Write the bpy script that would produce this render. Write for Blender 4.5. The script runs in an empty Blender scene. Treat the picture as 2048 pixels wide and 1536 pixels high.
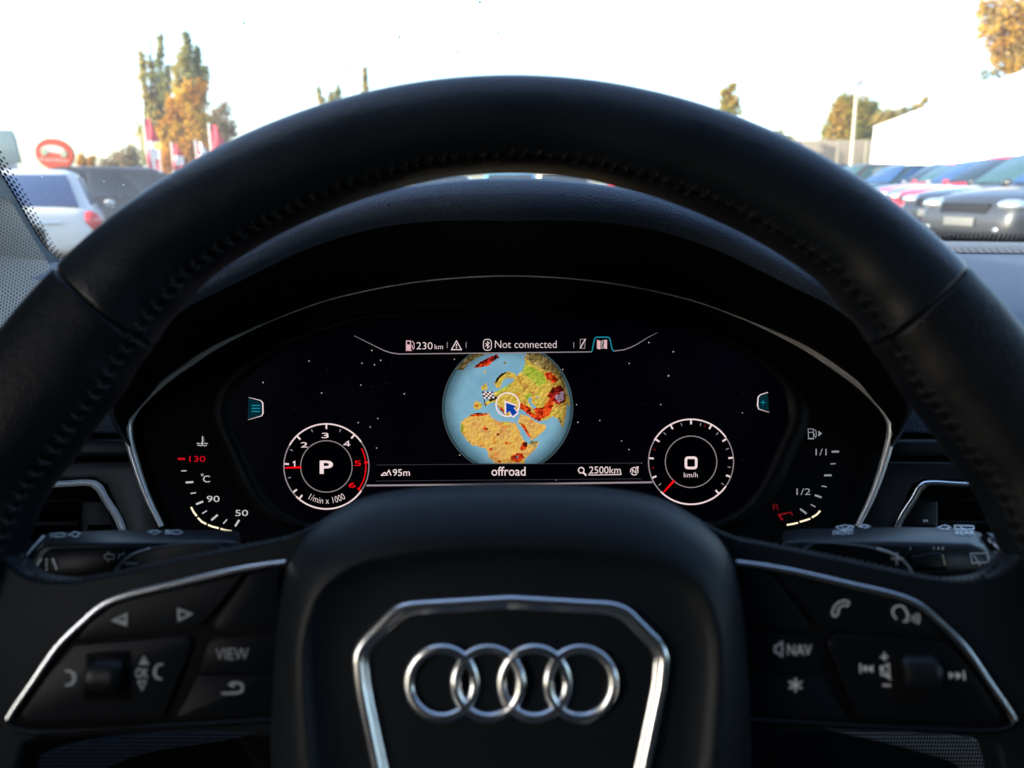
import bpy, bmesh, math, random
from mathutils import Vector, Matrix, noise
random.seed(7)
sc = bpy.context.scene
COL = sc.collection
PI = math.pi
EXPO = 2.25
# ------------------------------------------------------------------ camera model
FPX = 1518.0
PITCH = math.atan(393 / FPX)
CAM = Vector((0, 0, 1.05))
Rv = Vector((1, 0, 0))
Fv = Vector((0, math.cos(PITCH), -math.sin(PITCH)))
Uv = Vector((0, math.sin(PITCH), math.cos(PITCH)))

def ray(px, py):
    return Rv * ((px - 1024) / FPX) + Uv * ((768 - py) / FPX) + Fv

class Plane:
    """a real plane in the car; hit() finds the point of it (lifted by n towards its normal) seen at a photo pixel"""
    def __init__(s, p0, nrm):
        s.p0 = Vector(p0); s.n = Vector(nrm).normalized()
    def hit(s, px, py, n=0.0):
        d = ray(px, py); q = s.p0 + s.n * n
        return CAM + d * ((q - CAM).dot(s.n) / d.dot(s.n))

B1 = math.radians(8.4)
WN = (Uv * math.sin(B1) - Fv * math.cos(B1)).normalized()      # steering wheel axis towards the driver
WV = (Uv * math.cos(B1) + Fv * math.sin(B1)).normalized()
WC = CAM + Uv * -0.0855 + Fv * 0.2145
WP = Plane(WC, WN)
B2 = math.radians(4.0)
CN = (Uv * math.sin(B2) - Fv * math.cos(B2)).normalized()
CP = Plane(CAM + ray(1019, 830) * 0.415, CN)

def far(px, py, Y):
    d = ray(px, py)
    return CAM + d * (Y / d.y)

def gz(x, y=0):
    return 0.021 * x

# ------------------------------------------------------------------ node helpers
def mat_new(name):
    m = bpy.data.materials.new(name); m.use_nodes = True
    nt = m.node_tree
    return m, nt, nt.nodes['Principled BSDF']

def N(nt, typ, **kw):
    n = nt.nodes.new(typ)
    for k, v in kw.items():
        if k.startswith('i_'):
            n.inputs[k[2:].replace('_', ' ')].default_value = v
        else:
            setattr(n, k, v)
    return n

def setp(b, **kw):
    for k, v in kw.items():
        b.inputs[k].default_value = v

def rgba(c):
    return (c[0], c[1], c[2], 1.0)

def s2l(c):
    return tuple((v / 255 / 12.92) if v / 255 <= 0.04045 else ((v / 255 + 0.055) / 1.055) ** 2.4 for v in c)

def pr(name, col, rough=0.5, metal=0.0, spec=0.5, bump=None, crease=None, var=0.0, vscale=30, coat=0.0, alpha=None):
    """principled material; bump=(scale, strength, distance, kind)"""
    m, nt, b = mat_new(name)
    setp(b, **{'Base Color': rgba(col), 'Roughness': rough, 'Metallic': metal, 'Specular IOR Level': spec, 'Coat Weight': coat})
    tc = N(nt, 'ShaderNodeTexCoord')
    if var > 0:
        nz = N(nt, 'ShaderNodeTexNoise'); nz.inputs['Scale'].default_value = vscale; nz.inputs['Detail'].default_value = 4
        nt.links.new(tc.outputs['Object'], nz.inputs['Vector'])
        mp = N(nt, 'ShaderNodeMapRange'); mp.inputs['To Min'].default_value = 1 - var; mp.inputs['To Max'].default_value = 1 + var
        nt.links.new(nz.outputs['Fac'], mp.inputs['Value'])
        vm = N(nt, 'ShaderNodeVectorMath', operation='SCALE'); vm.inputs[0].default_value = col
        nt.links.new(mp.outputs['Result'], vm.inputs['Scale'])
        nt.links.new(vm.outputs['Vector'], b.inputs['Base Color'])
        mr = N(nt, 'ShaderNodeMapRange'); mr.inputs['To Min'].default_value = max(0, rough - var * .25); mr.inputs['To Max'].default_value = min(1, rough + var * .25)
        nt.links.new(nz.outputs['Fac'], mr.inputs['Value']); nt.links.new(mr.outputs['Result'], b.inputs['Roughness'])
    if bump:
        s, st, dist, kind = bump
        if kind == 'voronoi':
            t = N(nt, 'ShaderNodeTexVoronoi', feature='SMOOTH_F1'); t.inputs['Scale'].default_value = s; out = t.outputs['Distance']
        else:
            t = N(nt, 'ShaderNodeTexNoise'); t.inputs['Scale'].default_value = s; t.inputs['Detail'].default_value = 3; out = t.outputs['Fac']
        nt.links.new(tc.outputs['Object'], t.inputs['Vector'])
        bp = N(nt, 'ShaderNodeBump'); bp.inputs['Strength'].default_value = st; bp.inputs['Distance'].default_value = dist
        nt.links.new(out, bp.inputs['Height']); nt.links.new(bp.outputs['Normal'], b.inputs['Normal'])
        if crease:
            t2 = N(nt, 'ShaderNodeTexNoise'); t2.inputs['Scale'].default_value = crease[0]; t2.inputs['Detail'].default_value = 6; t2.inputs['Distortion'].default_value = 1.2
            nt.links.new(tc.outputs['Object'], t2.inputs['Vector'])
            b2 = N(nt, 'ShaderNodeBump'); b2.inputs['Strength'].default_value = crease[1]; b2.inputs['Distance'].default_value = crease[2]
            nt.links.new(t2.outputs['Fac'], b2.inputs['Height']); nt.links.new(b2.outputs['Normal'], bp.inputs['Normal'])
    return m

def emit(name, srgb, gain=1.0):
    """a lit pixel of a display or a lamp; srgb is how bright it reads through the exposure"""
    m, nt, b = mat_new(name)
    c = s2l(srgb)
    setp(b, **{'Base Color': (0, 0, 0, 1), 'Roughness': .4, 'Specular IOR Level': 0.0, 'Emission Color': rgba(c), 'Emission Strength': gain / 2 ** EXPO})
    return m

M = {}
M['leather'] = pr('black_leather', (.0045, .0062, .009), .46, spec=.2, bump=(1500, .5, .0004, 'voronoi'), crease=(70, .35, .0012), var=.4, vscale=30)  # slight navy in the black leathers stands in for the blue cast
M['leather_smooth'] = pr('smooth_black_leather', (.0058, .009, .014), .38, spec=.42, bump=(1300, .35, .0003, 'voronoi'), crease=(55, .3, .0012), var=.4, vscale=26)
M['thread'] = pr('black_thread', (.009, .010, .012), .6, spec=.3)
M['spoke'] = pr('black_spoke_leather', (.0042, .0068, .0105), .5, spec=.15, bump=(1300, .35, .0003, 'voronoi'), crease=(55, .2, .0010), var=.3, vscale=26)
M['hubskin'] = pr('grained_black_airbag_skin', (.0042, .0075, .0115), .5, spec=.24, bump=(1700, .35, .0003, 'voronoi'), var=.15, vscale=14)
M['hoodskin'] = pr('grained_dashboard_skin', (.026, .041, .068), .42, spec=.6, bump=(1300, .8, .0004, 'voronoi'), var=.1, vscale=10)  # navy put into the base for the sky's blue on the lip
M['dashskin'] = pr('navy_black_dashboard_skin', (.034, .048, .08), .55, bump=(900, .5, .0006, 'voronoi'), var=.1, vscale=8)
M['chrome'] = pr('satin_aluminium', (.86, .88, .9), .25, metal=1.0)
M['bezelm'] = pr('bezel_aluminium', (.92, .92, .88), .36, metal=.55)
M['chrome2'] = pr('polished_chrome', (.9, .92, .94), .25, metal=1.0)
M['plastic'] = pr('black_matt_plastic', (.0045, .006, .0085), .42, spec=.3, bump=(900, .12, .0002, 'noise'))
M['button'] = pr('black_button_plastic', (.0025, .004, .0065), .42, spec=.14, var=.3, vscale=40)
M['gloss'] = pr('gloss_black_plastic', (.002, .003, .0045), .22, spec=.3, var=.2, vscale=30)
M['void'] = pr('deep_black_plastic', (.0015, .0018, .0025), .7, spec=.1)
M['stalkface'] = pr('black_stalk_face', (.003, .0035, .0045), .4, spec=.18)
M['glyph'] = pr('pale_grey_print', (.62, .65, .67), .5)
M['glyph_dim'] = pr('worn_grey_print', (.42, .45, .45), .5)
M['alum'] = pr('satin_silver_vent_trim', (.93, .96, .98), .3, metal=.1)
M['trimdark'] = pr('dark_decor_trim', (.009, .011, .014), .38, spec=.35, var=.2, vscale=30)
M['liner'] = pr('headliner_cloth', (.035, .033, .03), .9)
M['cabdark'] = pr('dark_cabin_cloth', (.015, .015, .016), .8)
M['pillarplastic'] = pr('pale_grey_pillar_plastic', (.62, .66, .68), .5, bump=(700, .2, .0004, 'noise'))
# display colours
E_W = emit('display_white', (246, 222, 222), 1.0)
E_G = emit('display_grey', (150, 138, 142))
E_D = emit('display_dim_line', (60, 58, 64))
E_R = emit('display_red', (235, 10, 20), 1.1)
E_RD = emit('display_dark_red', (130, 16, 24))
E_T = emit('display_teal', (20, 140, 160))
E_TD = emit('display_teal_shade', (4, 38, 46))
E_CREAM = emit('gauge_cream_light', (255, 240, 205), 1.15)
E_NUM = emit('gauge_numeral_light', (196, 198, 198))
E_NUM2 = emit('gauge_numeral_light_dim', (140, 142, 150))
E_REDNUM = emit('gauge_red_light', (200, 14, 30))
E_BLUE = emit('display_blue_arrow', (10, 62, 160))
E_STAR = emit('display_star', (190, 184, 172))
E_STARD = emit('display_faint_star', (46, 46, 52))
E_K = emit('display_black', (1, 1, 4))
E_MAPP = emit('map_icon_pink', (225, 180, 185))

def screen_mat():
    m, nt, b = mat_new('display_night_sky')
    setp(b, **{'Base Color': (.0008, .0008, .001, 1), 'Roughness': .3, 'Specular IOR Level': .04})
    nz = N(nt, 'ShaderNodeTexNoise'); nz.inputs['Scale'].default_value = 14
    tc = N(nt, 'ShaderNodeTexCoord'); nt.links.new(tc.outputs['Object'], nz.inputs['Vector'])
    cr = N(nt, 'ShaderNodeValToRGB')
    cr.color_ramp.elements[0].position = .4; cr.color_ramp.elements[0].color = rgba(s2l((1, 1, 4)))
    cr.color_ramp.elements[1].position = .75; cr.color_ramp.elements[1].color = rgba(s2l((3, 3, 9)))
    nt.links.new(nz.outputs['Fac'], cr.inputs['Fac']); nt.links.new(cr.outputs['Color'], b.inputs['Emission Color'])
    b.inputs['Emission Strength'].default_value = 1 / 2 ** EXPO
    return m
M['screen'] = screen_mat()

GLOBE_C = CP.hit(800 + 973 / 4.518, 640 + 792 / 4.518) - CP.hit(1019, 830)
GLOBE_R = (CP.hit(800 + 973 / 4.518 + 130, 640 + 792 / 4.518) - CP.hit(800 + 973 / 4.518, 640 + 792 / 4.518)).length
def globe_mat(name, cols, scale, detail=6, gain=1.0, relief=0.0):
    """the map picture shown on the display: terrain colours, embossed relief and the darker limb of the drawn globe"""
    m, nt, b = mat_new(name)
    setp(b, **{'Base Color': (0, 0, 0, 1), 'Specular IOR Level': 0})
    tc = N(nt, 'ShaderNodeTexCoord')
    def nz_(vec, sc_, det):
        n_ = N(nt, 'ShaderNodeTexNoise'); n_.inputs['Scale'].default_value = sc_; n_.inputs['Detail'].default_value = det; n_.inputs['Roughness'].default_value = .66
        nt.links.new(vec, n_.inputs['Vector']); return n_.outputs['Fac']
    f0 = nz_(tc.outputs['Object'], scale, detail)
    cr = N(nt, 'ShaderNodeValToRGB'); els = cr.color_ramp.elements
    while len(els) < len(cols): els.new(.5)
    for e, (p, c) in zip(els, cols):
        e.position = p; e.color = rgba(s2l(c))
    nt.links.new(f0, cr.inputs['Fac'])
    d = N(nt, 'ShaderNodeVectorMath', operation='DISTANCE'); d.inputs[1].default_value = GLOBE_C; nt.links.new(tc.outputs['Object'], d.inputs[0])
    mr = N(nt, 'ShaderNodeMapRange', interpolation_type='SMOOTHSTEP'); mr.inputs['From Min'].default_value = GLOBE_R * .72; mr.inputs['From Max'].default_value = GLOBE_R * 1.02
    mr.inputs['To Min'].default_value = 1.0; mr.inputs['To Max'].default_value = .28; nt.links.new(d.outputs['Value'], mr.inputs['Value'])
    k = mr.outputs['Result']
    if relief:
        of = N(nt, 'ShaderNodeVectorMath', operation='ADD'); of.inputs[1].default_value = (.0005, 0, -.0006); nt.links.new(tc.outputs['Object'], of.inputs[0])
        a_ = nz_(tc.outputs['Object'], 520, 6); b_ = nz_(of.outputs['Vector'], 520, 6)
        su = N(nt, 'ShaderNodeMath', operation='SUBTRACT'); nt.links.new(a_, su.inputs[0]); nt.links.new(b_, su.inputs[1])
        ma = N(nt, 'ShaderNodeMath', operation='MULTIPLY_ADD'); ma.inputs[1].default_value = relief; ma.inputs[2].default_value = 1.0; nt.links.new(su.outputs[0], ma.inputs[0])
        cl = N(nt, 'ShaderNodeClamp'); cl.inputs['Min'].default_value = .25; cl.inputs['Max'].default_value = 1.5; nt.links.new(ma.outputs[0], cl.inputs[0])
        mm = N(nt, 'ShaderNodeMath', operation='MULTIPLY'); nt.links.new(k, mm.inputs[0]); nt.links.new(cl.outputs[0], mm.inputs[1]); k = mm.outputs[0]
    vs = N(nt, 'ShaderNodeVectorMath', operation='SCALE'); nt.links.new(cr.outputs['Color'], vs.inputs[0]); nt.links.new(k, vs.inputs['Scale'])
    nt.links.new(vs.outputs['Vector'], b.inputs['Emission Color'])
    b.inputs['Emission Strength'].default_value = gain / 2 ** EXPO
    return m
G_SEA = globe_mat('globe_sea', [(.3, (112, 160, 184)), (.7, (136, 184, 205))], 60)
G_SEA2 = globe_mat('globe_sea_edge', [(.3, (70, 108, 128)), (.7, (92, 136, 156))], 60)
G_RIM = emit('globe_glow_edge', (70, 84, 84))
G_LAND = globe_mat('globe_land', [(.34, (170, 120, 46)), (.45, (214, 176, 78)), (.55, (190, 172, 68)), (.67, (222, 130, 60))], 170, relief=2.6)
G_AFR = globe_mat('globe_desert', [(.32, (204, 130, 56)), (.44, (226, 180, 84)), (.57, (212, 166, 92)), (.69, (222, 130, 60))], 150, relief=1.8)
G_GREEN = globe_mat('globe_lowland', [(.35, (120, 150, 40)), (.5, (170, 180, 60)), (.65, (196, 190, 70))], 150, relief=2.2)
G_ARC = globe_mat('globe_arctic_land', [(.35, (60, 52, 34)), (.5, (150, 128, 70)), (.65, (214, 184, 120))], 330, relief=4)
G_RED = globe_mat('globe_mountains', [(.36, (50, 12, 6)), (.48, (190, 40, 16)), (.58, (238, 90, 30)), (.7, (120, 30, 14))], 420, relief=4)
G_DRED = globe_mat('globe_dark_mountains', [(.38, (26, 10, 8)), (.5, (110, 20, 16)), (.62, (200, 40, 34))], 400, relief=4)
G_LILAC = globe_mat('globe_plateau', [(.35, (70, 60, 66)), (.5, (170, 140, 160)), (.65, (90, 70, 60))], 420, relief=4)
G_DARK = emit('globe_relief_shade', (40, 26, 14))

# ------------------------------------------------------------------ mesh helpers
class MB:
    def __init__(s): s.v = []; s.f = []; s.m = []; s.uv = None
    def add(s, vs, fs, mi=0):
        b = len(s.v); s.v += [Vector(v) for v in vs]
        s.f += [tuple(b + i for i in f) for f in fs]; s.m += [mi] * len(fs)
        return b
    def loft(s, rings, closed=True, cap0=False, cap1=False, mi=0):
        n = len(rings[0]); vs = [p for r in rings for p in r]; fs = []
        for i in range(len(rings) - 1):
            for j in range(n if closed else n - 1):
                a = i * n + j; b = i * n + (j + 1) % n
                fs.append((a, b, b + n, a + n))
        if cap0: fs.append(tuple(range(n))[::-1])
        if cap1: fs.append(tuple((len(rings) - 1) * n + k for k in range(n)))
        s.add(vs, fs, mi)
    def tube(s, pts, rad, k=8, mi=0, up=None, flat=1.0, cap=True, closed=False):
        pts = [Vector(p) for p in pts]; n = len(pts); rings = []
        upv = Vector(up) if up is not None else Vector((0, 0, 1))
        for i, p in enumerate(pts):
            a = pts[(i - 1) % n] if closed else pts[max(0, i - 1)]
            b = pts[(i + 1) % n] if closed else pts[min(n - 1, i + 1)]
            t = (b - a).normalized()
            u = upv - t * upv.dot(t)
            if u.length < 1e-4: u = Vector((1, 0, 0)) - t * t.x
            u.normalize(); w = t.cross(u)
            r = rad[i] if isinstance(rad, (list, tuple)) else rad
            rings.append([p + w * (r * math.cos(2 * PI * j / k)) + u * (r * flat * math.sin(2 * PI * j / k)) for j in range(k)])
        if closed: rings.append(rings[0]); cap = False
        s.loft(rings, True, cap, cap, mi)
    def box(s, c, d, rot=0, mi=0):
        c = Vector(c); x, y, z = d[0] / 2, d[1] / 2, d[2] / 2
        R = Matrix.Rotation(rot, 3, 'Z')
        vs = [c + R @ Vector((sx * x, sy * y, sz * z)) for sx in (-1, 1) for sy in (-1, 1) for sz in (-1, 1)]
        s.add(vs, [(0, 1, 3, 2), (4, 6, 7, 5), (0, 4, 5, 1), (2, 3, 7, 6), (0, 2, 6, 4), (1, 5, 7, 3)], mi)
    def ball(s, c, r, k=8, h=5, mi=0, frame=None):
        c = Vector(c); r = r if isinstance(r, (tuple, list)) else (r, r, r); rings = []
        for i in range(h + 1):
            ph = PI * i / h; rr = max(math.sin(ph), 1e-3)
            ring = []
            for j in range(k):
                a = 2 * PI * j / k
                o = (rr * math.cos(a) * r[0], rr * math.sin(a) * r[1], math.cos(ph) * r[2])
                if frame: o = frame[0] * o[0] + frame[1] * o[1] + frame[2] * o[2]
                ring.append(c + Vector(o))
            rings.append(ring)
        s.loft(rings, True, False, False, mi)
    def build(s, name, mats, parent=None, smooth=True, bevel=0, seg=3, sub=0, angle=35, uvs=None, solid=0):
        off = parent_loc(parent)
        me = bpy.data.meshes.new(name)
        me.from_pydata([tuple(v - off) for v in s.v], [], s.f)
        mats = mats if isinstance(mats, (list, tuple)) else [mats]
        for m in mats: me.materials.append(m)
        for p, mi in zip(me.polygons, s.m):
            p.material_index = mi; p.use_smooth = smooth
        if uvs:
            ul = me.uv_layers.new(name='UVMap')
            for p in me.polygons:
                for li, vi in zip(p.loop_indices, p.vertices): ul.data[li].uv = uvs[vi]
        bm = bmesh.new(); bm.from_mesh(me)
        bmesh.ops.recalc_face_normals(bm, faces=bm.faces) if not uvs else None
        bm.to_mesh(me); bm.free()
        o = bpy.data.objects.new(name, me); COL.objects.link(o)
        if parent is not None: o.parent = parent
        if solid:
            md = o.modifiers.new('solid', 'SOLIDIFY'); md.thickness = solid; md.offset = -1
        if bevel:
            md = o.modifiers.new('bevel', 'BEVEL'); md.width = bevel; md.segments = seg; md.limit_method = 'ANGLE'; md.angle_limit = math.radians(angle)
            md.harden_normals = False
        if sub:
            md = o.modifiers.new('sub', 'SUBSURF'); md.levels = sub; md.render_levels = sub
        if smooth and not sub:
            try: me.set_sharp_from_angle(angle=math.radians(50)) if not bevel else None
            except Exception: pass
        return o

LOCS = {}
def parent_loc(p):
    return Vector((0, 0, 0)) if p is None else LOCS.get(p.name, Vector((0, 0, 0)))

def thing(name, label, cat, loc=(0, 0, 0), group=None):
    o = bpy.data.objects.new(name, None); COL.objects.link(o); o.location = loc
    o.empty_display_size = .1
    LOCS[o.name] = Vector(loc)
    tag(o, label, cat, group); return o

def tag(o, label, cat, group=None, kind=None):
    if label: o['label'] = label
    if cat: o['category'] = cat
    if group: o['group'] = group
    if kind: o['kind'] = kind
    return o

def sub_of(o, parent):
    LOCS[o.name] = parent_loc(parent); return o

def cr(pts, n=8, closed=False):
    """Catmull-Rom through 2-D or 3-D points"""
    P = [Vector(p) for p in pts]; out = []; L = len(P)
    for i in range(L if closed else L - 1):
        p1, p2 = P[i], P[(i + 1) % L]
        p0 = P[(i - 1) % L] if (closed or i > 0) else p1 * 2 - p2
        p3 = P[(i + 2) % L] if (closed or i < L - 2) else p2 * 2 - p1
        for k in range(n):
            t = k / n
            out.append(.5 * ((2 * p1) + (p2 - p0) * t + (2 * p0 - 5 * p1 + 4 * p2 - p3) * t * t + (3 * p1 - p0 - 3 * p2 + p3) * t ** 3))
    if not closed: out.append(P[-1])
    return out

def resample(pts, n):
    P = [Vector(p) for p in pts]; d = [0]
    for a, b in zip(P, P[1:]): d.append(d[-1] + (b - a).length)
    out = []; j = 0
    for i in range(n):
        t = d[-1] * i / (n - 1)
        while j < len(P) - 2 and d[j + 1] < t: j += 1
        u = (t - d[j]) / max(1e-9, d[j + 1] - d[j]); out.append(P[j].lerp(P[j + 1], min(1, max(0, u))))
    return out

def roundpoly(pts, r, seg=5):
    out = []; L = len(pts)
    for i in range(L):
        p = Vector(pts[i]); a = Vector(pts[i - 1]); b = Vector(pts[(i + 1) % L])
        rr = r[i] if isinstance(r, (list, tuple)) else r
        da = min(rr, (a - p).length * .45); db = min(rr, (b - p).length * .45)
        if rr <= 0: out.append(p); continue
        q0 = p + (a - p).normalized() * da; q1 = p + (b - p).normalized() * db
        for k in range(seg + 1):
            t = k / seg; out.append(q0 * (1 - t) ** 2 + p * (2 * t * (1 - t)) + q1 * t * t)
    return out

def mir(pts, c=1022):
    return [(2 * c - p[0], p[1]) for p in pts][::-1]

class Ink:
    """flat print or lit graphics lying on a plane, in photo pixels"""
    def __init__(s, plane, n): s.pl = plane; s.n = n; s.mb = MB()
    def P(s, x, y, up=0): return s.pl.hit(x, y, s.n + up)
    def fill(s, pts, mi=0, up=0):
        s.mb.add([s.P(p[0], p[1], up) for p in pts], [tuple(range(len(pts)))], mi)
    def stroke(s, pts, w, mi=0, closed=False, up=0):
        P = [Vector((p[0], p[1])) for p in pts]; L = len(P); A = []; Bq = []
        ws = w if isinstance(w, (list, tuple)) else [w] * L
        for i in range(L):
            a = P[i - 1] if (closed or i > 0) else None
            b = P[(i + 1) % L] if (closed or i < L - 1) else None
            d1 = (P[i] - a).normalized() if a is not None else None
            d2 = (b - P[i]).normalized() if b is not None else None
            if d1 is None: d1 = d2
            if d2 is None: d2 = d1
            n1 = Vector((-d1.y, d1.x)); n2 = Vector((-d2.y, d2.x)); nn = (n1 + n2)
            if nn.length < 1e-3: nn = n1
            nn.normalize(); k = 1 / max(.5, nn.dot(n1)); h = ws[i] / 2 * k
            A.append(P[i] + nn * h); Bq.append(P[i] - nn * h)
        vs = [s.P(p.x, p.y, up) for p in A + Bq]; fs = []
        for i in range(L if closed else L - 1):
            j = (i + 1) % L; fs.append((i, j, L + j, L + i))
        s.mb.add(vs, fs, mi)
    def arc(s, cx, cy, r, a0, a1, w, mi=0, n=40, ry=None, up=0):
        ry = ry or r; full = abs(a1 - a0) >= 359.9
        k = n if full else n + 1
        pts = [(cx + r * math.cos(math.radians(a0 + (a1 - a0) * i / n)), cy - ry * math.sin(math.radians(a0 + (a1 - a0) * i / n))) for i in range(k)]
        s.stroke(pts, w, mi, full, up)
    def disc(s, cx, cy, r, mi=0, n=12, ry=None, up=0):
        ry = ry or r
        s.fill([(cx + r * math.cos(2 * PI * i / n), cy - ry * math.sin(2 * PI * i / n)) for i in range(n)], mi, up)
    def text(s, body, cx, cy, w, h, mi=0, bold=0.0, rot=0, bend=None, up=0, shear=0):
        c = bpy.data.curves.new('lettering', 'FONT'); c.body = body; c.offset = bold; c.resolution_u = 4
        o = bpy.data.objects.new('lettering', c); me = bpy.data.meshes.new_from_object(o)
        xs = [v.co.x for v in me.vertices]; ys = [v.co.y for v in me.vertices]
        x0, x1, y0, y1 = min(xs), max(xs), min(ys), max(ys)
        sx = w / (x1 - x0); sy = h / (y1 - y0) if h else sx; ca, sa = math.cos(rot), math.sin(rot)
        vs = []
        for v in me.vertices:
            x = (v.co.x - (x0 + x1) / 2) * sx; y = (v.co.y - (y0 + y1) / 2) * sy
            x += shear * y
            if bend:
                bx, by, R, a = bend       # letters along the bottom of a dial
                th = math.radians(a) + x / R; rr = R - y
                px, py = bx + rr * math.cos(th), by - rr * math.sin(th)
            else:
                px, py = cx + x * ca - y * sa, cy - (x * sa + y * ca)
            vs.append(s.P(px, py, up))
        s.mb.add(vs, [tuple(p.vertices) for p in me.polygons], mi)
        bpy.data.objects.remove(o); bpy.data.meshes.remove(me); bpy.data.curves.remove(c)
    def build(s, name, mats, parent=None):
        return s.mb.build(name, mats, parent, smooth=False)

def plate(name, pts, plane, n, th, m, parent, bevel=.0008, seg=3, build=True):
    """a solid plate whose face shows the pixel outline pts on the plane lifted by n"""
    top = [plane.hit(p[0], p[1], n) for p in pts]; bot = [p - plane.n * th for p in top]
    k = len(pts); mb = MB()
    mb.add(top + bot, [tuple(range(k)), tuple(range(2 * k - 1, k - 1, -1))] + [(i, (i + 1) % k, k + (i + 1) % k, k + i) for i in range(k)])
    return mb.build(name, m, parent, bevel=bevel, seg=seg) if build else mb

def polar(outline, c, n, closed=True, dense=10, smooth=True):
    D = cr(outline, dense, True) if smooth else [Vector(p) for p in roundpoly(outline, 0)]
    if not smooth: D = [a.lerp(b, t / 12) for a, b in zip(D, D[1:] + D[:1]) for t in range(12)]
    A = sorted((math.atan2(-(p[1] - c[1]), p[0] - c[0]) % (2 * PI), math.hypot(p[0] - c[0], p[1] - c[1])) for p in D)
    A = [(A[-1][0] - 2 * PI, A[-1][1])] + A + [(A[0][0] + 2 * PI, A[0][1])]
    out = []; j = 0
    for i in range(n):
        a = 2 * PI * i / n
        while j < len(A) - 2 and A[j + 1][0] < a: j += 1
        t = (a - A[j][0]) / max(1e-9, A[j + 1][0] - A[j][0]); r = A[j][1] * (1 - t) + A[j + 1][1] * t
        out.append((c[0] + r * math.cos(a), c[1] - r * math.sin(a)))
    return out

def star_loft(loops, c, plane, n, m, name, parent, sub=0, cap=True, smooth=True):
    rings = [[plane.hit(p[0], p[1], h) for p in polar(ol, c, n, smooth=sm if len(it) > 2 else smooth)] for it in loops for ol, h, sm in [(it[0], it[1], it[2] if len(it) > 2 else smooth)]]
    mb = MB(); mb.loft(rings, True, False, cap)
    return mb.build(name, m, parent, sub=sub)

# ================================================================== STEERING WHEEL
wheel = thing('steering_wheel', 'black leather steering wheel with chrome four ring badge and button spokes filling the foreground', 'steering wheel', WC)
def Wl(x, v, n=0): return WC + Rv * x + WV * v + WN * n

RI = [(0, .1548), (7, .1547), (15, .1537), (25, .1531), (38, .1528), (44, .1500), (50, .1470), (55, .1450), (62, .1458), (70, .1487), (90, .151), (110, .149), (135, .151), (180, .1523)]
def r_in(deg):
    a = abs(deg) % 360
    if a > 180: a = 360 - a
    for (a0, r0), (a1, r1) in zip(RI, RI[1:]):
        if a <= a1:
            t = (a - a0) / (a1 - a0); t = t * t * (3 - 2 * t); return r0 * (1 - t) + r1 * t
    return RI[-1][1]
RO = .1828
def rim_pt(deg, ph, sc_=1.0, out=0.0):
    t = math.radians(deg); ri = r_in(deg); rc = (RO + ri) / 2; a = (RO - ri) / 2 * sc_ + out; c = (.0150 + .06 * ((RO - ri) / 2 - .016)) * sc_ + out
    cp, sp = math.cos(ph), math.sin(ph)
    e = .86
    r = rc + a * math.copysign(abs(cp) ** e, cp); n = c * math.copysign(abs(sp) ** e, sp)
    return Wl(r * math.sin(t), r * math.cos(t), n)
def rim_section(name, d0, d1, m, step=1.0, label=None):
    K = 40; ang = []
    gap = .10
    edge = [0, .02, .07, .16, .3, .5]
    a = d0 + gap; b = d1 - gap
    prof = [(e, math.sqrt(max(0, 1 - (1 - e / .5) ** 2))) for e in edge]
    st = [(a + e, .955 + .045 * s) for e, s in prof]
    nmid = int((b - a - 1) / step)
    st += [(a + .5 + (b - a - 1) * i / nmid, 1) for i in range(1, nmid)]
    st += [(b - e, .955 + .045 * s) for e, s in prof[::-1]]
    rings = [[rim_pt(d, 2 * PI * k / K, s) for k in range(K)] for d, s in st]
    mb = MB(); mb.loft(rings, True, True, True)
    o = mb.build(name, m, wheel)
    if label: o['label'] = label
    return o
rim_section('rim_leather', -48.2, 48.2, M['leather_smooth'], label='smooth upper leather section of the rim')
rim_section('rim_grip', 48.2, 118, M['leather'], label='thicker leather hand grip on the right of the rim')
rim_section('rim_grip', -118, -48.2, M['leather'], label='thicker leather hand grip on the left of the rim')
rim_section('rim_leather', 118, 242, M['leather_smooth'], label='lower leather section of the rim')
# stitching round the inner edge
mb = MB()
d = -86.0
ph0 = math.radians(158)
while d < 86:
    dd = .95 * random.uniform(.82, 1.1)
    if abs(abs(d) - 48.2) > .5:
        pts = []
        for k in range(6):
            t = k / 5
            pts.append(rim_pt(d + dd * t, ph0 + (.16 if k % 1 == 0 else 0) * (t - .5) * 2, 1.0, out=.0008 * math.sin(PI * t) - .0001))
        mb.tube(pts, [.0001, .0004, .0005, .0005, .0004, .0001], 6, up=WN)
        pts = [rim_pt(d + dd * (.15 + .7 * k / 4), ph0 - .2 * (k / 4 - .5) * 2, 1.0, out=.0006 * math.sin(PI * k / 4)) for k in range(5)]
        mb.tube(pts, [.0002, .0004, .0005, .0004, .0002], 5, up=WN)
    d += 1.5 * random.uniform(.93, 1.07)
mb.build('rim_stitching', M['thread'], wheel)
mb = MB()
mb.tube([rim_pt(-86 + i * .5, ph0 + .0, 1.0, out=-.0001) for i in range(345)], .0005, 5, up=WN)
mb.build('rim_seam', M['void'], wheel)

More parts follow.
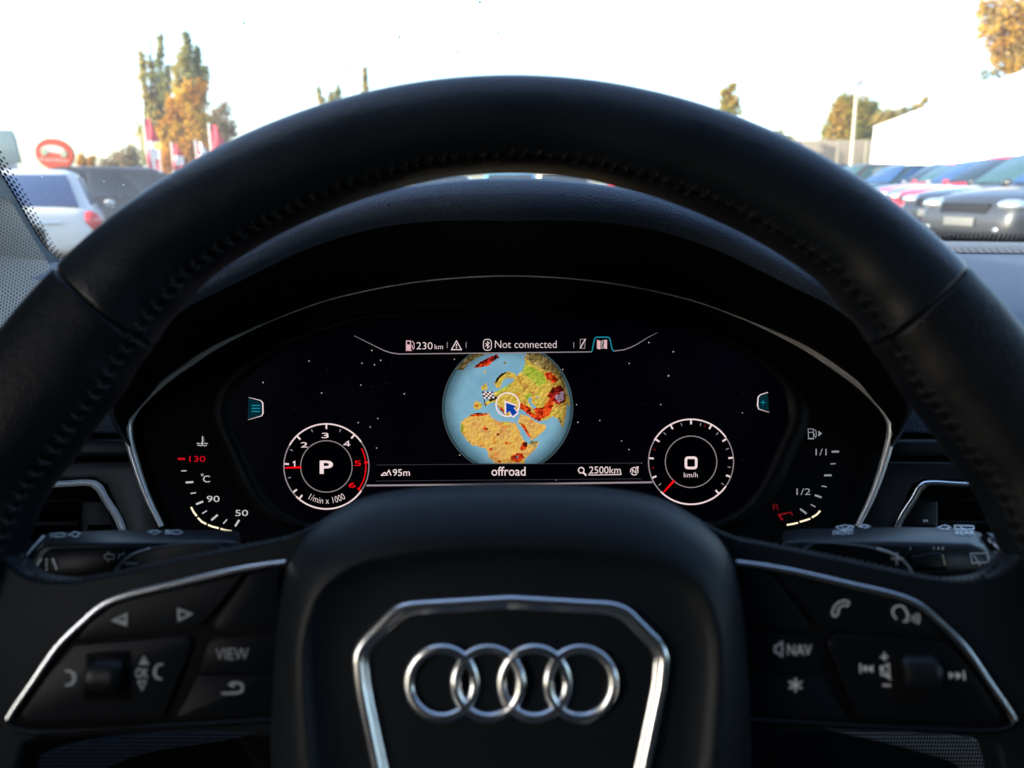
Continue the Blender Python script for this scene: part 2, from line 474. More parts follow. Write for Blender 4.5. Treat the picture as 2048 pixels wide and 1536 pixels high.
# hub pad ---------------------------------------------------------------
HC = (1022, 1340)
hub_o = [(1022, 966), (860, 973), (742, 991), (676, 1020), (616, 1062), (578, 1110), (560, 1180), (548, 1290), (541, 1420), (543, 1560), (560, 1720), (640, 1860), (820, 1930), (1022, 1940)]
hub_o = hub_o + mir(hub_o[1:-1])
def scl(ol, k, c=HC): return [(c[0] + (p[0] - c[0]) * k, c[1] + (p[1] - c[1]) * k) for p in ol]
hub_c = [(1022, 1092), (860, 1098), (735, 1120), (665, 1158), (628, 1205), (606, 1270), (601, 1340), (606, 1430), (620, 1560), (660, 1700), (800, 1800), (1022, 1820)]
hub_c = hub_c + mir(hub_c[1:-1])
def mixo(a, b, t):
    A = polar(a, HC, 120); B = polar(b, HC, 120); return [(p[0] * (1 - t) + q[0] * t, p[1] * (1 - t) + q[1] * t) for p, q in zip(A, B)]
fr_o = [(1022, 1191), (900, 1195), (815, 1205), (786, 1220), (722, 1282), (706, 1312), (710, 1370), (742, 1536), (770, 1640), (830, 1700), (1022, 1712)]
fr_o = fr_o + mir(fr_o[1:-1])
star_loft([(hub_o, -.030), (hub_o, -.002), (mixo(hub_o, hub_c, .03), .0035), (mixo(hub_o, hub_c, .10), .0085), (mixo(hub_o, hub_c, .22), .0128), (mixo(hub_o, hub_c, .45), .0172), (mixo(hub_o, hub_c, .75), .0200), (mixo(hub_o, hub_c, .95), .0212),
           (mixo(hub_c, fr_o, .03), .0212), (mixo(hub_c, fr_o, .10), .0200), (mixo(hub_c, fr_o, .3), .0186), (mixo(hub_c, fr_o, .7), .0180), (mixo(hub_c, fr_o, .97), .0180)], HC, WP, 160, M['hubskin'], 'airbag_cover', wheel)
# badge plate + chrome surround
HB = .0180
def inset_o(k, c=(1022, 1400)): return [(c[0] + (p[0] - c[0]) * k, c[1] + (p[1] - c[1]) * k) for p in fr_o]
badge = star_loft([(inset_o(.97), HB + .0004), (inset_o(.93), HB - .0012), (inset_o(.6), HB - .0020), (inset_o(.25), HB - .0022)], HC, WP, 120, M['gloss'], 'badge_plate', wheel)
fp = [Vector(p) for p in cr(fr_o, 10, True)]
sharp = roundpoly([(1022, 1200), (818, 1212), (792, 1222), (728, 1286), (716, 1312), (722, 1372), (756, 1536), (786, 1652), (850, 1704)] + [(1022, 1712)] + mir([(1022, 1200), (818, 1212), (792, 1222), (728, 1286), (716, 1312), (722, 1372), (756, 1536), (786, 1652), (850, 1704)])[:-1], 14, 4)
mb = MB()
mb.tube([WP.hit(p[0], p[1], HB + .0008) for p in sharp], .00165, 12, up=WN, closed=True, flat=1.1)
mb.build('badge_surround', M['chrome'], wheel)
mb = MB()
ins = [(1022 + (p[0] - 1022) * .955, 1400 + (p[1] - 1400) * .945) for p in sharp]
mb.tube([WP.hit(p[0], p[1], HB + .0000) for p in ins], .0009, 8, up=WN, closed=True)
mb.build('badge_inner_lip', M['chrome'], wheel)
for k, cx in enumerate((884, 976.5, 1069, 1161.5)):
    mb = MB(); K = 72; pts = []
    for i in range(K):
        a = 2 * PI * i / K
        lift = .0009 + (.0006 * math.cos(2 * a) if True else 0) * (1 if k % 2 else -1)
        pts.append(WP.hit(cx + 65.5 * math.cos(a), 1366 - 69 * math.sin(a), HB + lift))
    mb.tube(pts, .0014, 12, up=WN, closed=True, flat=.9)
    mb.build('badge_ring', M['chrome2'], wheel)

# spokes ------------------------------------------------------------------
SN = .0035          # face of the leather spoke
trim = [(572, 1125), (520, 1132), (455, 1144), (352, 1168), (257, 1190), (207, 1210), (166, 1244), (116, 1293), (66, 1364), (28, 1418), (16, 1438)]
spoke_l = [(700, 1060), (560, 1078), (440, 1101), (330, 1124), (230, 1146), (150, 1160), (98, 1160), (54, 1152), (22, 1128), (-8, 1090), (-30, 1040), (-70, 950), (-120, 1100), (-150, 1350), (-130, 1600), (-60, 1700), (10, 1640), (40, 1520), (66, 1484), (200, 1470), (400, 1462), (700, 1452)]
glyph_parts = {}
def side(sgn):
    T = (lambda pts: list(pts)) if sgn < 0 else (lambda pts: mir(pts))
    nm = 'left' if sgn < 0 else 'right'
    o = plate('leather_spoke', cr(T(spoke_l), 4, True), WP, SN, .011, M['spoke'], wheel, bevel=.0042, seg=6)
    # stitched upper edge
    mb = MB(); ed = resample(cr(T([(575, 1077), (440, 1103), (330, 1125), (230, 1147), (150, 1161), (95, 1159), (62, 1138), (42, 1105)]), 10), 40)
    for i in range(len(ed) - 1):
        a, b = ed[i], ed[i].lerp(ed[i + 1], .62)
        pa, pb = WP.hit(a[0], a[1], SN - .0022), WP.hit(b[0], b[1], SN - .0022)
        mb.tube([pa, pa.lerp(pb, .3) + WN * .0004, pa.lerp(pb, .7) + WN * .0004, pb], [.0003, .0008, .0008, .0003], 6, up=WN)
    mb.build('spoke_stitching', M['thread'], wheel)
    # button field: recessed base
    base = T([(700, 1118)] + trim + [(24, 1456), (75, 1464), (248, 1458), (540, 1442), (700, 1440)])
    b0 = plate('button_field', [tuple(p) for p in base], WP, SN + .0006, .004, M['void'], wheel, bevel=.0003, seg=1)
    mb = MB()
    tp = resample(cr(T(trim), 8), 60); L = len(tp)
    if sgn < 0: tp = tp
    rr = [.00085 + .00035 * math.sin(PI * i / (L - 1)) for i in range(L)]
    mb.tube([WP.hit(p[0], p[1], SN + .0012) for p in tp], rr, 10, up=WN, flat=.9)
    mb.build('spoke_trim', M['chrome'], wheel)
    mb = MB()
    lp = resample(cr(T([(16, 1438), (17, 1450), (32, 1458), (75, 1463), (248, 1457), (400, 1449), (548, 1440)]), 8), 50)
    mb.tube([WP.hit(p[0], p[1], SN + .0008) for p in lp], .0009, 8, up=WN)
    mb.build('lower_spoke_trim', M['gloss'], wheel)
    BN = SN + .0016
    def btn(name, pts, r, n=BN, m=M['button'], bv=.0005):
        return plate(name, roundpoly(T(pts), r, 4), WP, n, .003, m, wheel, bevel=bv, seg=3)
    a_ = btn('arrow_button' if sgn < 0 else 'phone_button', [(225, 1213), (262, 1199), (352, 1179), (472, 1153), (486, 1151), (408, 1246), (392, 1256), (158, 1276), (178, 1250)], [8, 8, 4, 6, 8, 10, 10, 8, 6])
    btn('blank_button', [(499, 1149), (560, 1138), (556, 1262), (440, 1266), (424, 1252)], [8, 4, 4, 12, 14])
    s_ = btn('scroll_button', [(148, 1289), (372, 1270), (388, 1286), (327, 1436), (54, 1446), (40, 1432), (92, 1354)], [8, 12, 12, 8, 10, 8, 8])
    v_ = btn('view_button' if sgn < 0 else 'navigation_button', [(428, 1275), (556, 1270), (556, 1345), (401, 1346), (412, 1300)], [12, 4, 2, 3, 8])
    r_ = btn('back_button' if sgn < 0 else 'star_button', [(399, 1350), (556, 1349), (556, 1430), (350, 1436), (362, 1418)], [3, 2, 4, 8, 8])
    # recess scoop over the roller
    sc0 = plate('roller_recess', roundpoly(T([(172, 1306), (262, 1300), (262, 1400), (166, 1402)]), 10), WP, BN + .0002, .002, M['void'], wheel, bevel=.0002, seg=1)
    mb = MB(); cx0, cx1 = (180, 250) if sgn < 0 else (1800, 1872)
    yc = 1352 if sgn < 0 else 1345
    rings = []
    for i in range(8):
        x = cx0 + (cx1 - cx0) * i / 7; e = .82 if i in (0, 7) else 1
        c0 = WP.hit(x, yc, BN - .0008)
        rings.append([c0 + WV * (.0052 * e * math.cos(2 * PI * j / 48) * (1.0 if j % 2 else .985)) + WN * (.0042 * e * math.sin(2 * PI * j / 48) * (1.0 if j % 2 else .97)) for j in range(48)])
    mb.loft(rings, True, True, True)
    mb.build('scroll_roller', M['plastic'], wheel)
    return BN
BN = side(-1); side(1)
ink = Ink(WP, BN + .0002)
def tri(ink, pts, w=4, fill=False, mi=0):
    ink.fill(pts, mi) if fill else ink.stroke(pts, w, mi, True)
tri(ink, [(226, 1241), (252, 1229), (252, 1250)], 4.5)
ink.fill([(226, 1241), (252, 1250), (250, 1241)])
tri(ink, [(357, 1219), (382, 1228), (358, 1240)], 4.5)
ink.build('arrow_symbols', [M['glyph_dim']], wheel)
ink = Ink(WP, BN + .0002)
ink.stroke([(130, 1341), (142, 1343), (148, 1349), (149, 1359), (144, 1368), (131, 1371)], [3, 5, 7, 7, 6, 3])
ink.stroke([(326, 1328), (315, 1330), (310, 1338), (309, 1348), (313, 1356), (324, 1358)], [3, 4, 6, 6, 5, 3])
ink.text('OK', 284, 1346, 26, 20, 0, .02)
tri(ink, [(288, 1314), (280, 1328), (296, 1328)], 2.5); ink.fill([(282, 1326), (294, 1326), (288, 1320)])
tri(ink, [(276, 1362), (292, 1362), (284, 1380)], 2.5); ink.fill([(280, 1364), (284, 1378), (282, 1364)])
ink.build('roller_symbols', [M['glyph_dim']], wheel)
ink = Ink(WP, BN + .0002)
ink.text('VIEW', 464, 1308, 66, 23, 0, -.005)
ink.stroke([(443, 1387), (475, 1386), (484, 1382), (485, 1371), (479, 1366), (466, 1366)], 4.5)
ink.fill([(456, 1369), (468, 1361), (468, 1376)])
ink.build('view_and_back_print', [M['glyph_dim']], wheel)
ink = Ink(WP, BN + .0002)
# telephone receiver
ink.stroke([(1667, 1232), (1664, 1226), (1668, 1214), (1676, 1205), (1688, 1201), (1697, 1203), (1698, 1208), (1694, 1212), (1687, 1210), (1681, 1213), (1676, 1220), (1677, 1226), (1672, 1232)], 2.6, 0, True)
# talking head
ink.stroke([(1793, 1239), (1786, 1228), (1785, 1220), (1791, 1213), (1800, 1211), (1808, 1214), (1812, 1222), (1817, 1231), (1814, 1234), (1815, 1242), (1806, 1243)], 3)
ink.arc(1817, 1237, 8, -40, 40, 2.2, n=6); ink.arc(1819, 1237, 13, -40, 40, 2.2, n=6); ink.arc(1821, 1237, 18, -40, 40, 2.2, n=6)
ink.build('telephone_and_voice_print', [M['glyph']], wheel)
ink = Ink(WP, BN + .0002)
ink.text('NAV', 1599, 1300, 48, 22, 0, -.005)
ink.stroke([(1550, 1293), (1555, 1291), (1564, 1284), (1564, 1313), (1555, 1306), (1550, 1304)], 3, 0, True)
for a in (90, 30, -30): 
    dx, dy = 15 * math.cos(math.radians(a)), 14 * math.sin(math.radians(a)); ink.stroke([(1591 - dx, 1370 + dy), (1591 + dx, 1370 - dy)], 3.2, up=.00002 * a / 30)
ink.build('navigation_and_star_print', [M['glyph']], wheel)
ink = Ink(WP, BN + .0002)
ink.stroke([(1721, 1327), (1721, 1346)], 3)
ink.fill([(1724, 1337), (1734, 1329), (1734, 1345)]); ink.fill([(1735, 1337), (1746, 1329), (1746, 1346)])
ink.stroke([(1769, 1305), (1769, 1322)], 3.2); ink.stroke([(1761, 1314), (1777, 1314)], 3.2, up=.00003)
ink.stroke([(1765, 1370), (1781, 1371)], 3.4)
ink.stroke([(1761, 1334), (1767, 1334), (1777, 1328), (1779, 1356), (1768, 1350), (1763, 1350)], 3, 0, True); ink.stroke([(1760, 1332), (1782, 1360)], 3, up=.00003)
ink.fill([(1897, 1343), (1909, 1350), (1899, 1358)]); ink.fill([(1911, 1343), (1923, 1351), (1913, 1359)]); ink.stroke([(1927, 1342), (1929, 1360)], 3)
ink.build('volume_and_track_print', [M['glyph']], wheel)

# shift paddles (behind the spokes)
PN = -.024
padl = [(222, 1200), (226, 1160), (238, 1132), (262, 1110), (310, 1094), (370, 1086), (418, 1084), (436, 1092), (446, 1110), (448, 1200)]
for sgn in (-1, 1):
    T = (lambda p: p) if sgn < 0 else (lambda p: mir(p, 1027))
    pts = cr(T(padl), 4, True)
    plate('shift_paddle', pts, WP, PN, .004, M['plastic'], wheel, bevel=.0008, seg=3)
    mb = MB(); mb.tube([WP.hit(p[0], p[1], PN - .0004) for p in cr(T([(221, 1175), (227, 1150), (240, 1130), (262, 1111), (300, 1097)]), 6)], .0004, 6, up=WN)
    mb.build('paddle_edge', M['glyph_dim'], wheel)
ink = Ink(WP, PN + .0003)
ink.stroke([(250, 1127), (276, 1127)], 5)
ink.build('minus_print', [M['glyph']], wheel); ink = Ink(WP, PN + .0003)
ink.stroke([(1782, 1117), (1806, 1117)], 4.5); ink.stroke([(1794, 1105), (1794, 1130)], 4.5, up=.00003)
ink.build('plus_print', [M['glyph']], wheel)

# ================================================================== COLUMN STALKS
STN = -.050
SP = Plane(WP.p0, WN)
def stalk(name, label, top_px, front_px, sgn):
    root = thing(name, label, 'stalk', SP.hit(sum(p[0] for p in front_px) / len(front_px), 1110, STN))
    # front face outline at STN; top face reaches back (away from the driver)
    k = len(front_px)
    F0 = [SP.hit(p[0], p[1], STN) for p in front_px]
    mb = MB()
    B0 = [SP.hit(p[0], p[1], STN - .016) for p in top_px]
    rings = [F0, B0]
    mb.loft(rings, True, True, True)
    return root, mb
def face_cover(root, pts):
    plate('face_cover', roundpoly([(p[0], p[1]) for p in pts], 6), SP, STN + .0003, .002, M['stalkface'], root, bevel=.0002, seg=1)
# the front face stays lower, the back outline of the solid is seen above it as the sloping top
fl = [(62, 1128), (76, 1098), (92, 1088), (250, 1085), (440, 1082), (480, 1084), (480, 1150), (300, 1165), (120, 1165), (80, 1160)]
bl = [(44, 1122), (84, 1070), (104, 1063), (250, 1058), (440, 1058), (480, 1060), (480, 1130), (300, 1140), (120, 1140), (66, 1140)]
root, mb = stalk('indicator_stalk', 'black indicator and headlamp stalk behind the left spoke, with lane and arrow symbols', bl, fl, -1)
mb.build('stalk_body', M['plastic'], root, bevel=.0014, seg=3)
face_cover(root, [(76, 1126), (90, 1104), (104, 1096), (250, 1093), (474, 1090), (474, 1146), (300, 1160), (124, 1160), (88, 1154)])
tipm = MB(); tipm.tube([SP.hit(62, 1100, STN - .006), SP.hit(46, 1105, STN - .006), SP.hit(38, 1118, STN - .006)], [.004, .0035, .001], 10, up=WN)
tipm.build('stalk_tip', M['plastic'], root)
mb = MB(); mb.tube([SP.hit(88, 1072, STN - .008), SP.hit(66, 1096, STN - .003), SP.hit(42, 1127, STN - .002)], .0006, 6, up=WN)
mb.build('stalk_edge', M['glyph_dim'], root)
ink = Ink(SP, STN + .0007)
ink.stroke([(83, 1117), (69, 1138)], 5); ink.stroke([(105, 1117), (114, 1139)], 5)
for y in (1119, 1126, 1132, 1139): ink.disc(93, y, 2.6, ry=2.4)
ink.stroke([(208, 1113), (217, 1104), (217, 1109), (228, 1109), (228, 1118), (217, 1118), (217, 1123)], 2.2, 0, True)
ink.stroke([(236, 1119), (238, 1109), (247, 1109), (249, 1103)], 2.4)
ink.build('front_symbols', [M['glyph_dim']], root)
# plane through the sloping tops
class Tri(Plane):
    pass
def slope_plane(fp, bp, lift):
    a = SP.hit(fp[0][0], fp[0][1], STN); b = SP.hit(fp[1][0], fp[1][1], STN); c = SP.hit(bp[0], bp[1], STN - .016)
    n = (b - a).cross(c - a).normalized()
    if n.dot(CAM - a) < 0: n = -n
    return Plane(a + n * lift, n)
TL = slope_plane([(92, 1088), (440, 1082)], (250, 1058), .0004)
ink = Ink(TL, 0)
ink.stroke([(112, 1066), (125, 1066), (131, 1069), (127, 1073), (110, 1074)], 1.8, 0, True)
for y in (1067, 1070, 1073): ink.stroke([(100, y), (107, y)], 1.2)
ink.stroke([(136, 1070), (150, 1063), (163, 1067), (156, 1067), (157, 1073), (146, 1073), (145, 1070)], 1.8, 0, True)
ink.build('low_beam_symbol', [M['glyph_dim']], root); ink = Ink(TL, 0)
ink.stroke([(296, 1063), (303, 1063), (303, 1061), (316, 1061), (316, 1063), (322, 1063), (309, 1069)], 1.8, 0, True)
for y in (1061, 1064, 1067): ink.stroke([(330, y), (343, y)], 1.8)
ink.stroke([(346, 1061), (358, 1060), (363, 1064), (358, 1068), (346, 1068)], 1.8, 0, True); ink.stroke([(358, 1068), (366, 1064)], 1.5)
ink.build('high_beam_symbol', [M['glyph_dim']], root)

fr = [(1565, 1084), (1600, 1082), (1800, 1084), (1940, 1088), (1968, 1098), (1984, 1128), (1975, 1160), (1920, 1165), (1740, 1165), (1565, 1150)]
br = [(1565, 1060), (1600, 1056), (1800, 1052), (1930, 1054), (1962, 1064), (2004, 1112), (1985, 1140), (1920, 1140), (1740, 1140), (1565, 1130)]
root, mb = stalk('wiper_stalk', 'black wiper stalk behind the right spoke, printed FRONT and REAR with wiper symbols', br, fr, 1)
mb.build('stalk_body', M['plastic'], root, bevel=.0014, seg=3)
face_cover(root, [(1572, 1090), (1800, 1090), (1934, 1094), (1958, 1104), (1974, 1128), (1966, 1154), (1918, 1160), (1740, 1160), (1572, 1146)])
tipm = MB(); tipm.tube([SP.hit(1972, 1084, STN - .010), SP.hit(1994, 1086, STN - .010), SP.hit(2006, 1096, STN - .010)], [.0035, .003, .001], 10, up=WN)
tipm.build('stalk_tip', M['plastic'], root)
mb = MB(); mb.tube([SP.hit(1976, 1078, STN - .008), SP.hit(1996, 1096, STN - .006), SP.hit(2006, 1106, STN - .004)], .0006, 6, up=WN)
mb.build('stalk_edge', M['glyph_dim'], root)
sl = plate('slider_slot', roundpoly([(1818, 1106), (1890, 1100), (1896, 1140), (1818, 1142)], 5), SP, STN + .0006, .002, M['void'], root, bevel=.0002, seg=1)
sl = plate('interval_slider', roundpoly([(1822, 1112), (1868, 1105), (1886, 1106), (1890, 1136), (1822, 1138)], 5), SP, STN + .0012, .002, M['plastic'], root, bevel=.0004, seg=2)
ink = Ink(SP, STN + .0015)
ink.stroke([(1885, 1109), (1891, 1131)], 3.6)
ink.build('slider_mark', [pr('cream_print', (.62, .5, .3), .5)], root)
ink = Ink(SP, STN + .0007)
ink.stroke([(1941, 1107), (1975, 1106), (1978, 1124), (1944, 1126)], 2.8, 0, True); ink.stroke([(1948, 1111), (1961, 1131)], 2.8, up=.00003)
for x in (1820, 1867, 1876, 1885):
    ink.fill([(x - 2, 1098), (x + 2, 1092), (x + 2, 1100)])
ink.build('front_symbols', [M['glyph']], root)
TR = slope_plane([(1600, 1082), (1940, 1088)], (1800, 1052), .0004)
ink = Ink(TR, 0)
ink.text('FRONT', 1687, 1065, 42, 8.5, 0, 0.0, rot=.05)
ink.stroke([(1672, 1054), (1690, 1050), (1708, 1053), (1701, 1059), (1680, 1060)], 1.6, 0, True); ink.stroke([(1684, 1054), (1690, 1061)], 1.6, up=.00003); ink.stroke([(1690, 1058), (1704, 1051)], 1.5, up=.00003)
ink.stroke([(1717, 1053), (1723, 1053), (1723, 1050), (1734, 1050), (1735, 1053), (1741, 1052), (1731, 1056)], 1.7, 0, True)
ink.build('front_wiper_print', [M['glyph']], root); ink = Ink(TR, 0)
ink.text('REAR', 1930, 1065, 38, 8, 0, 0.01)
ink.stroke([(1874, 1055), (1890, 1050), (1902, 1054), (1896, 1055), (1897, 1058), (1882, 1058), (1881, 1055)], 1.7, 0, True)
ink.stroke([(1909, 1051), (1947, 1052), (1948, 1058), (1910, 1058)], 1.7, 0, True); ink.stroke([(1920, 1052), (1930, 1061)], 1.7, up=.00003)
ink.build('rear_wiper_print', [M['glyph']], root)

# ================================================================== INSTRUMENT CLUSTER
clu = thing('instrument_cluster', 'lit digital instrument cluster showing a globe map between two round dials, under a curved hood', 'instrument cluster', CP.hit(1019, 830))
bezL = [(323, 1053), (290, 983), (263, 900), (256, 860), (260, 836), (284, 802), (342, 751), (444, 686), (595, 621), (700, 589), (850, 562), (1019, 552)]
bez = bezL + [(2038 - p[0], p[1]) for p in bezL[::-1][1:]]
bezd = resample(cr(bez, 10), 161)
face = [tuple(p) for p in bezd] + [(1600, 1120), (1400, 1140), (640, 1140), (440, 1120)]
plate('cluster_face', face, CP, -.004, .01, M['void'], clu, bevel=0)
# bezel strip: thick on the flanks, thin over the top
rad = []
for i, p in enumerate(bezd):
    t = min(i, 160 - i) / 80
    k = 1.0 if t < .38 else max(0, 1 - (t - .38) / .16)
    rad.append(.00042 + .0019 * k * min(1, .55 + t * 3))
mb = MB(); mb.tube([CP.hit(p[0], p[1], 0.001) for p in bezd], rad, 10, up=CN, flat=1.0)
mb.build('chrome_bezel', M['bezelm'], clu)
# raised display frame
frm_l = [(700, 1062), (600, 1050), (540, 1022), (500, 975), (468, 905), (440, 840), (444, 790), (478, 745), (560, 690), (660, 652), (760, 632), (1019, 622)]
frm = frm_l + [(2040 - p[0], p[1]) for p in frm_l[::-1][1:]]
fd = resample(cr(frm, 8), 120)
def sclp(p, k, c=(1019, 840)): return (c[0] + (p[0] - c[0]) * k, c[1] + (p[1] - c[1]) * k)
rings = [[CP.hit(*sclp(p, k), h) for p in fd] for k, h in ((1.035, -.0035), (1.018, -.0015), (1.0, -.0008), (.982, -.0012), (.955, -.004), (.952, -.0055))]
mb = MB(); mb.loft(rings, False)
mb.build('display_frame', pr('display_frame_plastic', (.003, .0035, .004), .5, spec=.15), clu)
scr = [sclp(p, .965) for p in fd]
screen = plate('display', scr, CP, -.0038, .004, M['screen'], clu, bevel=0)
sub_of(screen, clu)
SNN = -.0037
def zA(x, y): return (440 + x / 3.746, 640 + y / 3.746)
def zB(x, y): return (800 + x / 4.518, 640 + y / 4.518)
def zC(x, y): return (1200 + x / 3.745, 640 + y / 3.745)
def zD(x, y): return (300 + x / 6.4, 840 + y / 6.4)
def zE(x, y): return (1500 + x / 5.908, 820 + y / 5.908)
# stars
ink = Ink(CP, SNN)
for x, y, k in [(1137, 228, 1), (1133, 272, 0), (1204, 302, 1), (1064, 324, 1), (1158, 336, 1), (667, 308, 1), (322, 468, 1), (761, 547, 1), (1055, 487, .7), (1147, 497, 0), (1247, 475, 0), (1380, 553, .8), (1182, 738, .7), (1036, 769, .8), (1125, 801, .8), (1173, 959, .8), (561, 667, 0), (431, 998, 0), (1288, 342, 0), (805, 374, 0), (1270, 792, 0)]:
    p = zA(x, y); ink.disc(p[0], p[1], .85 + .5 * k, 0 if k else 1, 6)
for x, y, k in [(366, 169, 1), (395, 170, 0), (549, 238, 1.1), (219, 325, .6), (513, 361, 0), (513, 418, 1.6), (338, 633, 0), (455, 633, .6), (1067, 695, .5), (241, 692, 0), (161, 906, .4), (217, 970, .8), (310, 1073, .5), (1067, 553, 0), (1070, 1053, 0)]:
    p = zC(x, y); ink.disc(p[0], p[1], .85 + .5 * k, 0 if k else 1, 6)
for x, y, k in [(1470, 447, .8), (1595, 765, .6), (1607, 924, 1), (1805, 908, .5), (38, 667, .9), (540, 1220, .8), (492, 355, .4), (1412, 1445, .5)]:
    p = zB(x, y); ink.disc(p[0], p[1], .85 + .5 * k, 0 if k else 1, 6)
ink.build('star_field', [E_STAR, E_STARD], screen)['kind'] = 'stuff'
# globe
ink = Ink(CP, SNN + .0001)
gc = zB(973, 792); GR = 129.5
y0, y1 = zB(0, 298)[1], zB(0, 1297)[1]
def globe_disc(r, mi, up, yc=gc[1]):
    pts = []
    a_t = math.asin(min(1, (yc - y0) / r)); a_b = -math.asin(min(1, (y1 - yc) / r))
    for i in range(41): a = a_b + (a_t - a_b) * i / 40; pts.append((gc[0] + r * math.cos(a), yc - r * math.sin(a)))
    for i in range(41): a = PI - a_t + (a_t - a_b) * i / 40; pts.append((gc[0] + r * math.cos(a), yc - r * math.sin(a)))
    ink.fill(pts, mi, up)
globe_disc(GR + 1.6, 2, 0); globe_disc(GR, 1, .00004); globe_disc(GR - 4, 0, .00008)
L0 = .00013
def land(pts, mi, lv=0, rough=1.0, sm=3):
    P = [Vector(zB(*p)) for p in pts]; out = []
    for i, a in enumerate(P):
        b = P[(i + 1) % len(P)]; d = (b - a).length; n = max(1, int(d / 2.2)); nn = Vector((-(b - a).y, (b - a).x)).normalized() if d > 0 else Vector((0, 0))
        for k in range(n):
            q = a.lerp(b, k / n)
            j = 0 if k == 0 else rough * noise.noise(Vector((q.x * .35, q.y * .35, lv + mi))) * 2.2
            q = q + nn * j
            q.y = min(max(q.y, y0 + .1), y1 - .1)
            rr = Vector((q.x - gc[0], q.y - gc[1]))
            if rr.length > GR - .6: q = Vector(gc) + rr.normalized() * (GR - .6); q.y = min(max(q.y, y0 + .1), y1 - .1)
            out.append((q.x, q.y))
    ink.fill(out, mi, L0 + lv * .00004)
land([(640, 850), (700, 838), (760, 842), (810, 845), (822, 880), (870, 905), (910, 925), (925, 915), (990, 925), (1045, 930), (1060, 965), (1090, 1030), (1120, 1090), (1150, 1110), (1165, 1125), (1250, 1095), (1255, 1110), (1230, 1160), (1180, 1210), (1130, 1255), (1125, 1297), (855, 1297), (840, 1270), (800, 1240), (795, 1190), (770, 1160), (700, 1140), (650, 1130), (600, 1080), (570, 1040), (545, 1000), (550, 920), (590, 890), (620, 875)], 3)
land([(1090, 850), (1160, 870), (1200, 900), (1240, 930), (1290, 940), (1320, 955), (1310, 990), (1270, 1030), (1210, 1075), (1185, 1085), (1160, 1040), (1110, 980), (1065, 930), (1075, 890)], 3, 1)
land([(680, 735), (730, 745), (750, 770), (730, 800), (700, 812), (660, 790), (665, 755)], 4, 1)
land([(750, 760), (800, 720), (860, 690), (850, 650), (940, 640), (960, 600), (1010, 570), (1060, 500), (1110, 455), (1130, 400), (1125, 340), (1160, 300), (1260, 299), (1340, 350), (1420, 430), (1480, 540), (1530, 700), (1537, 780), (1510, 760), (1500, 830), (1480, 960), (1460, 975), (1430, 890), (1380, 870), (1330, 900), (1270, 915), (1200, 880), (1140, 830), (1080, 800), (1060, 820), (1000, 860), (960, 870), (900, 800), (870, 740), (820, 750), (780, 775)], 4, 0)
land([(850, 580), (870, 530), (920, 485), (970, 465), (1030, 480), (1060, 520), (1000, 530), (960, 520), (940, 560), (900, 615), (870, 610)], 4, 1)
land([(735, 600), (780, 570), (795, 620), (760, 640), (735, 630)], 4, 1)
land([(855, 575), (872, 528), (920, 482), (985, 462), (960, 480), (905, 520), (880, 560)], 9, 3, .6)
land([(1125, 400), (1200, 430), (1290, 480), (1330, 560), (1250, 600), (1180, 540), (1110, 470)], 5, 2)
land([(1125, 690), (1165, 655), (1195, 680), (1170, 705), (1140, 720)], 5, 2)
land([(860, 650), (960, 600), (1010, 560), (980, 620), (900, 665)], 5, 2)
land([(930, 925), (990, 928), (985, 950), (930, 950)], 5, 2)
land([(548, 960), (560, 925), (575, 960), (565, 1020), (552, 1010)], 5, 2)
land([(1140, 300), (1260, 299), (1340, 350), (1420, 430), (1460, 500), (1380, 480), (1290, 440), (1200, 400), (1130, 340)], 6, 2)
land([(510, 440), (560, 380), (640, 310), (700, 300), (880, 299), (760, 310), (680, 350), (620, 390), (580, 445), (545, 455)], 6, 1)
land([(660, 432), (720, 380), (800, 340), (870, 310), (900, 335), (850, 370), (800, 410), (720, 425)], 8, 1)
land([(665, 432), (740, 395), (850, 372), (800, 412), (725, 428)], 7, 2)
land([(750, 472), (770, 462), (785, 475), (765, 485)], 6, 1); land([(930, 380), (955, 375), (965, 388), (945, 398)], 6, 1)
land([(1160, 705), (1192, 700), (1185, 740), (1232, 790), (1222, 818), (1192, 792), (1160, 742)], 0, 3, .5)
land([(1235, 685), (1252, 688), (1250, 712), (1238, 705)], 0, 3, .2); land([(1085, 768), (1110, 775), (1105, 795), (1085, 792)], 0, 3, .3)
land([(930, 545), (975, 520), (965, 560), (940, 600), (905, 630), (915, 590)], 0, 3, .4)
land([(1090, 750), (1180, 790), (1180, 830), (1290, 870), (1262, 918), (1190, 880), (1130, 830), (1080, 800)], 7, 4, 1.6)
land([(1200, 800), (1290, 790), (1360, 700), (1390, 760), (1350, 860), (1290, 890), (1230, 850)], 7, 4, 1.8)
land([(1310, 480), (1370, 470), (1430, 540), (1400, 570), (1330, 540)], 7, 4, 1.6)
land([(1330, 680), (1380, 610), (1450, 590), (1500, 640), (1495, 740), (1430, 765), (1370, 730)], 8, 5, 1.4)
land([(1400, 690), (1450, 650), (1485, 640), (1480, 720), (1430, 748)], 10, 6, 1.2)
land([(1420, 430), (1450, 480), (1490, 560), (1525, 700), (1500, 690), (1460, 570), (1410, 480)], 6, 5, 1)
land([(1425, 890), (1440, 870), (1475, 940), (1470, 975)], 6, 4, .6)
land([(620, 872), (680, 845), (800, 848), (740, 870), (660, 872)], 7, 4, 1.2)
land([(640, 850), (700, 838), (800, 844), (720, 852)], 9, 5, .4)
land([(800, 722), (860, 690), (900, 705), (850, 725), (815, 740)], 9, 4, .8); land([(880, 770), (930, 800), (945, 850), (915, 820)], 7, 4, .8)
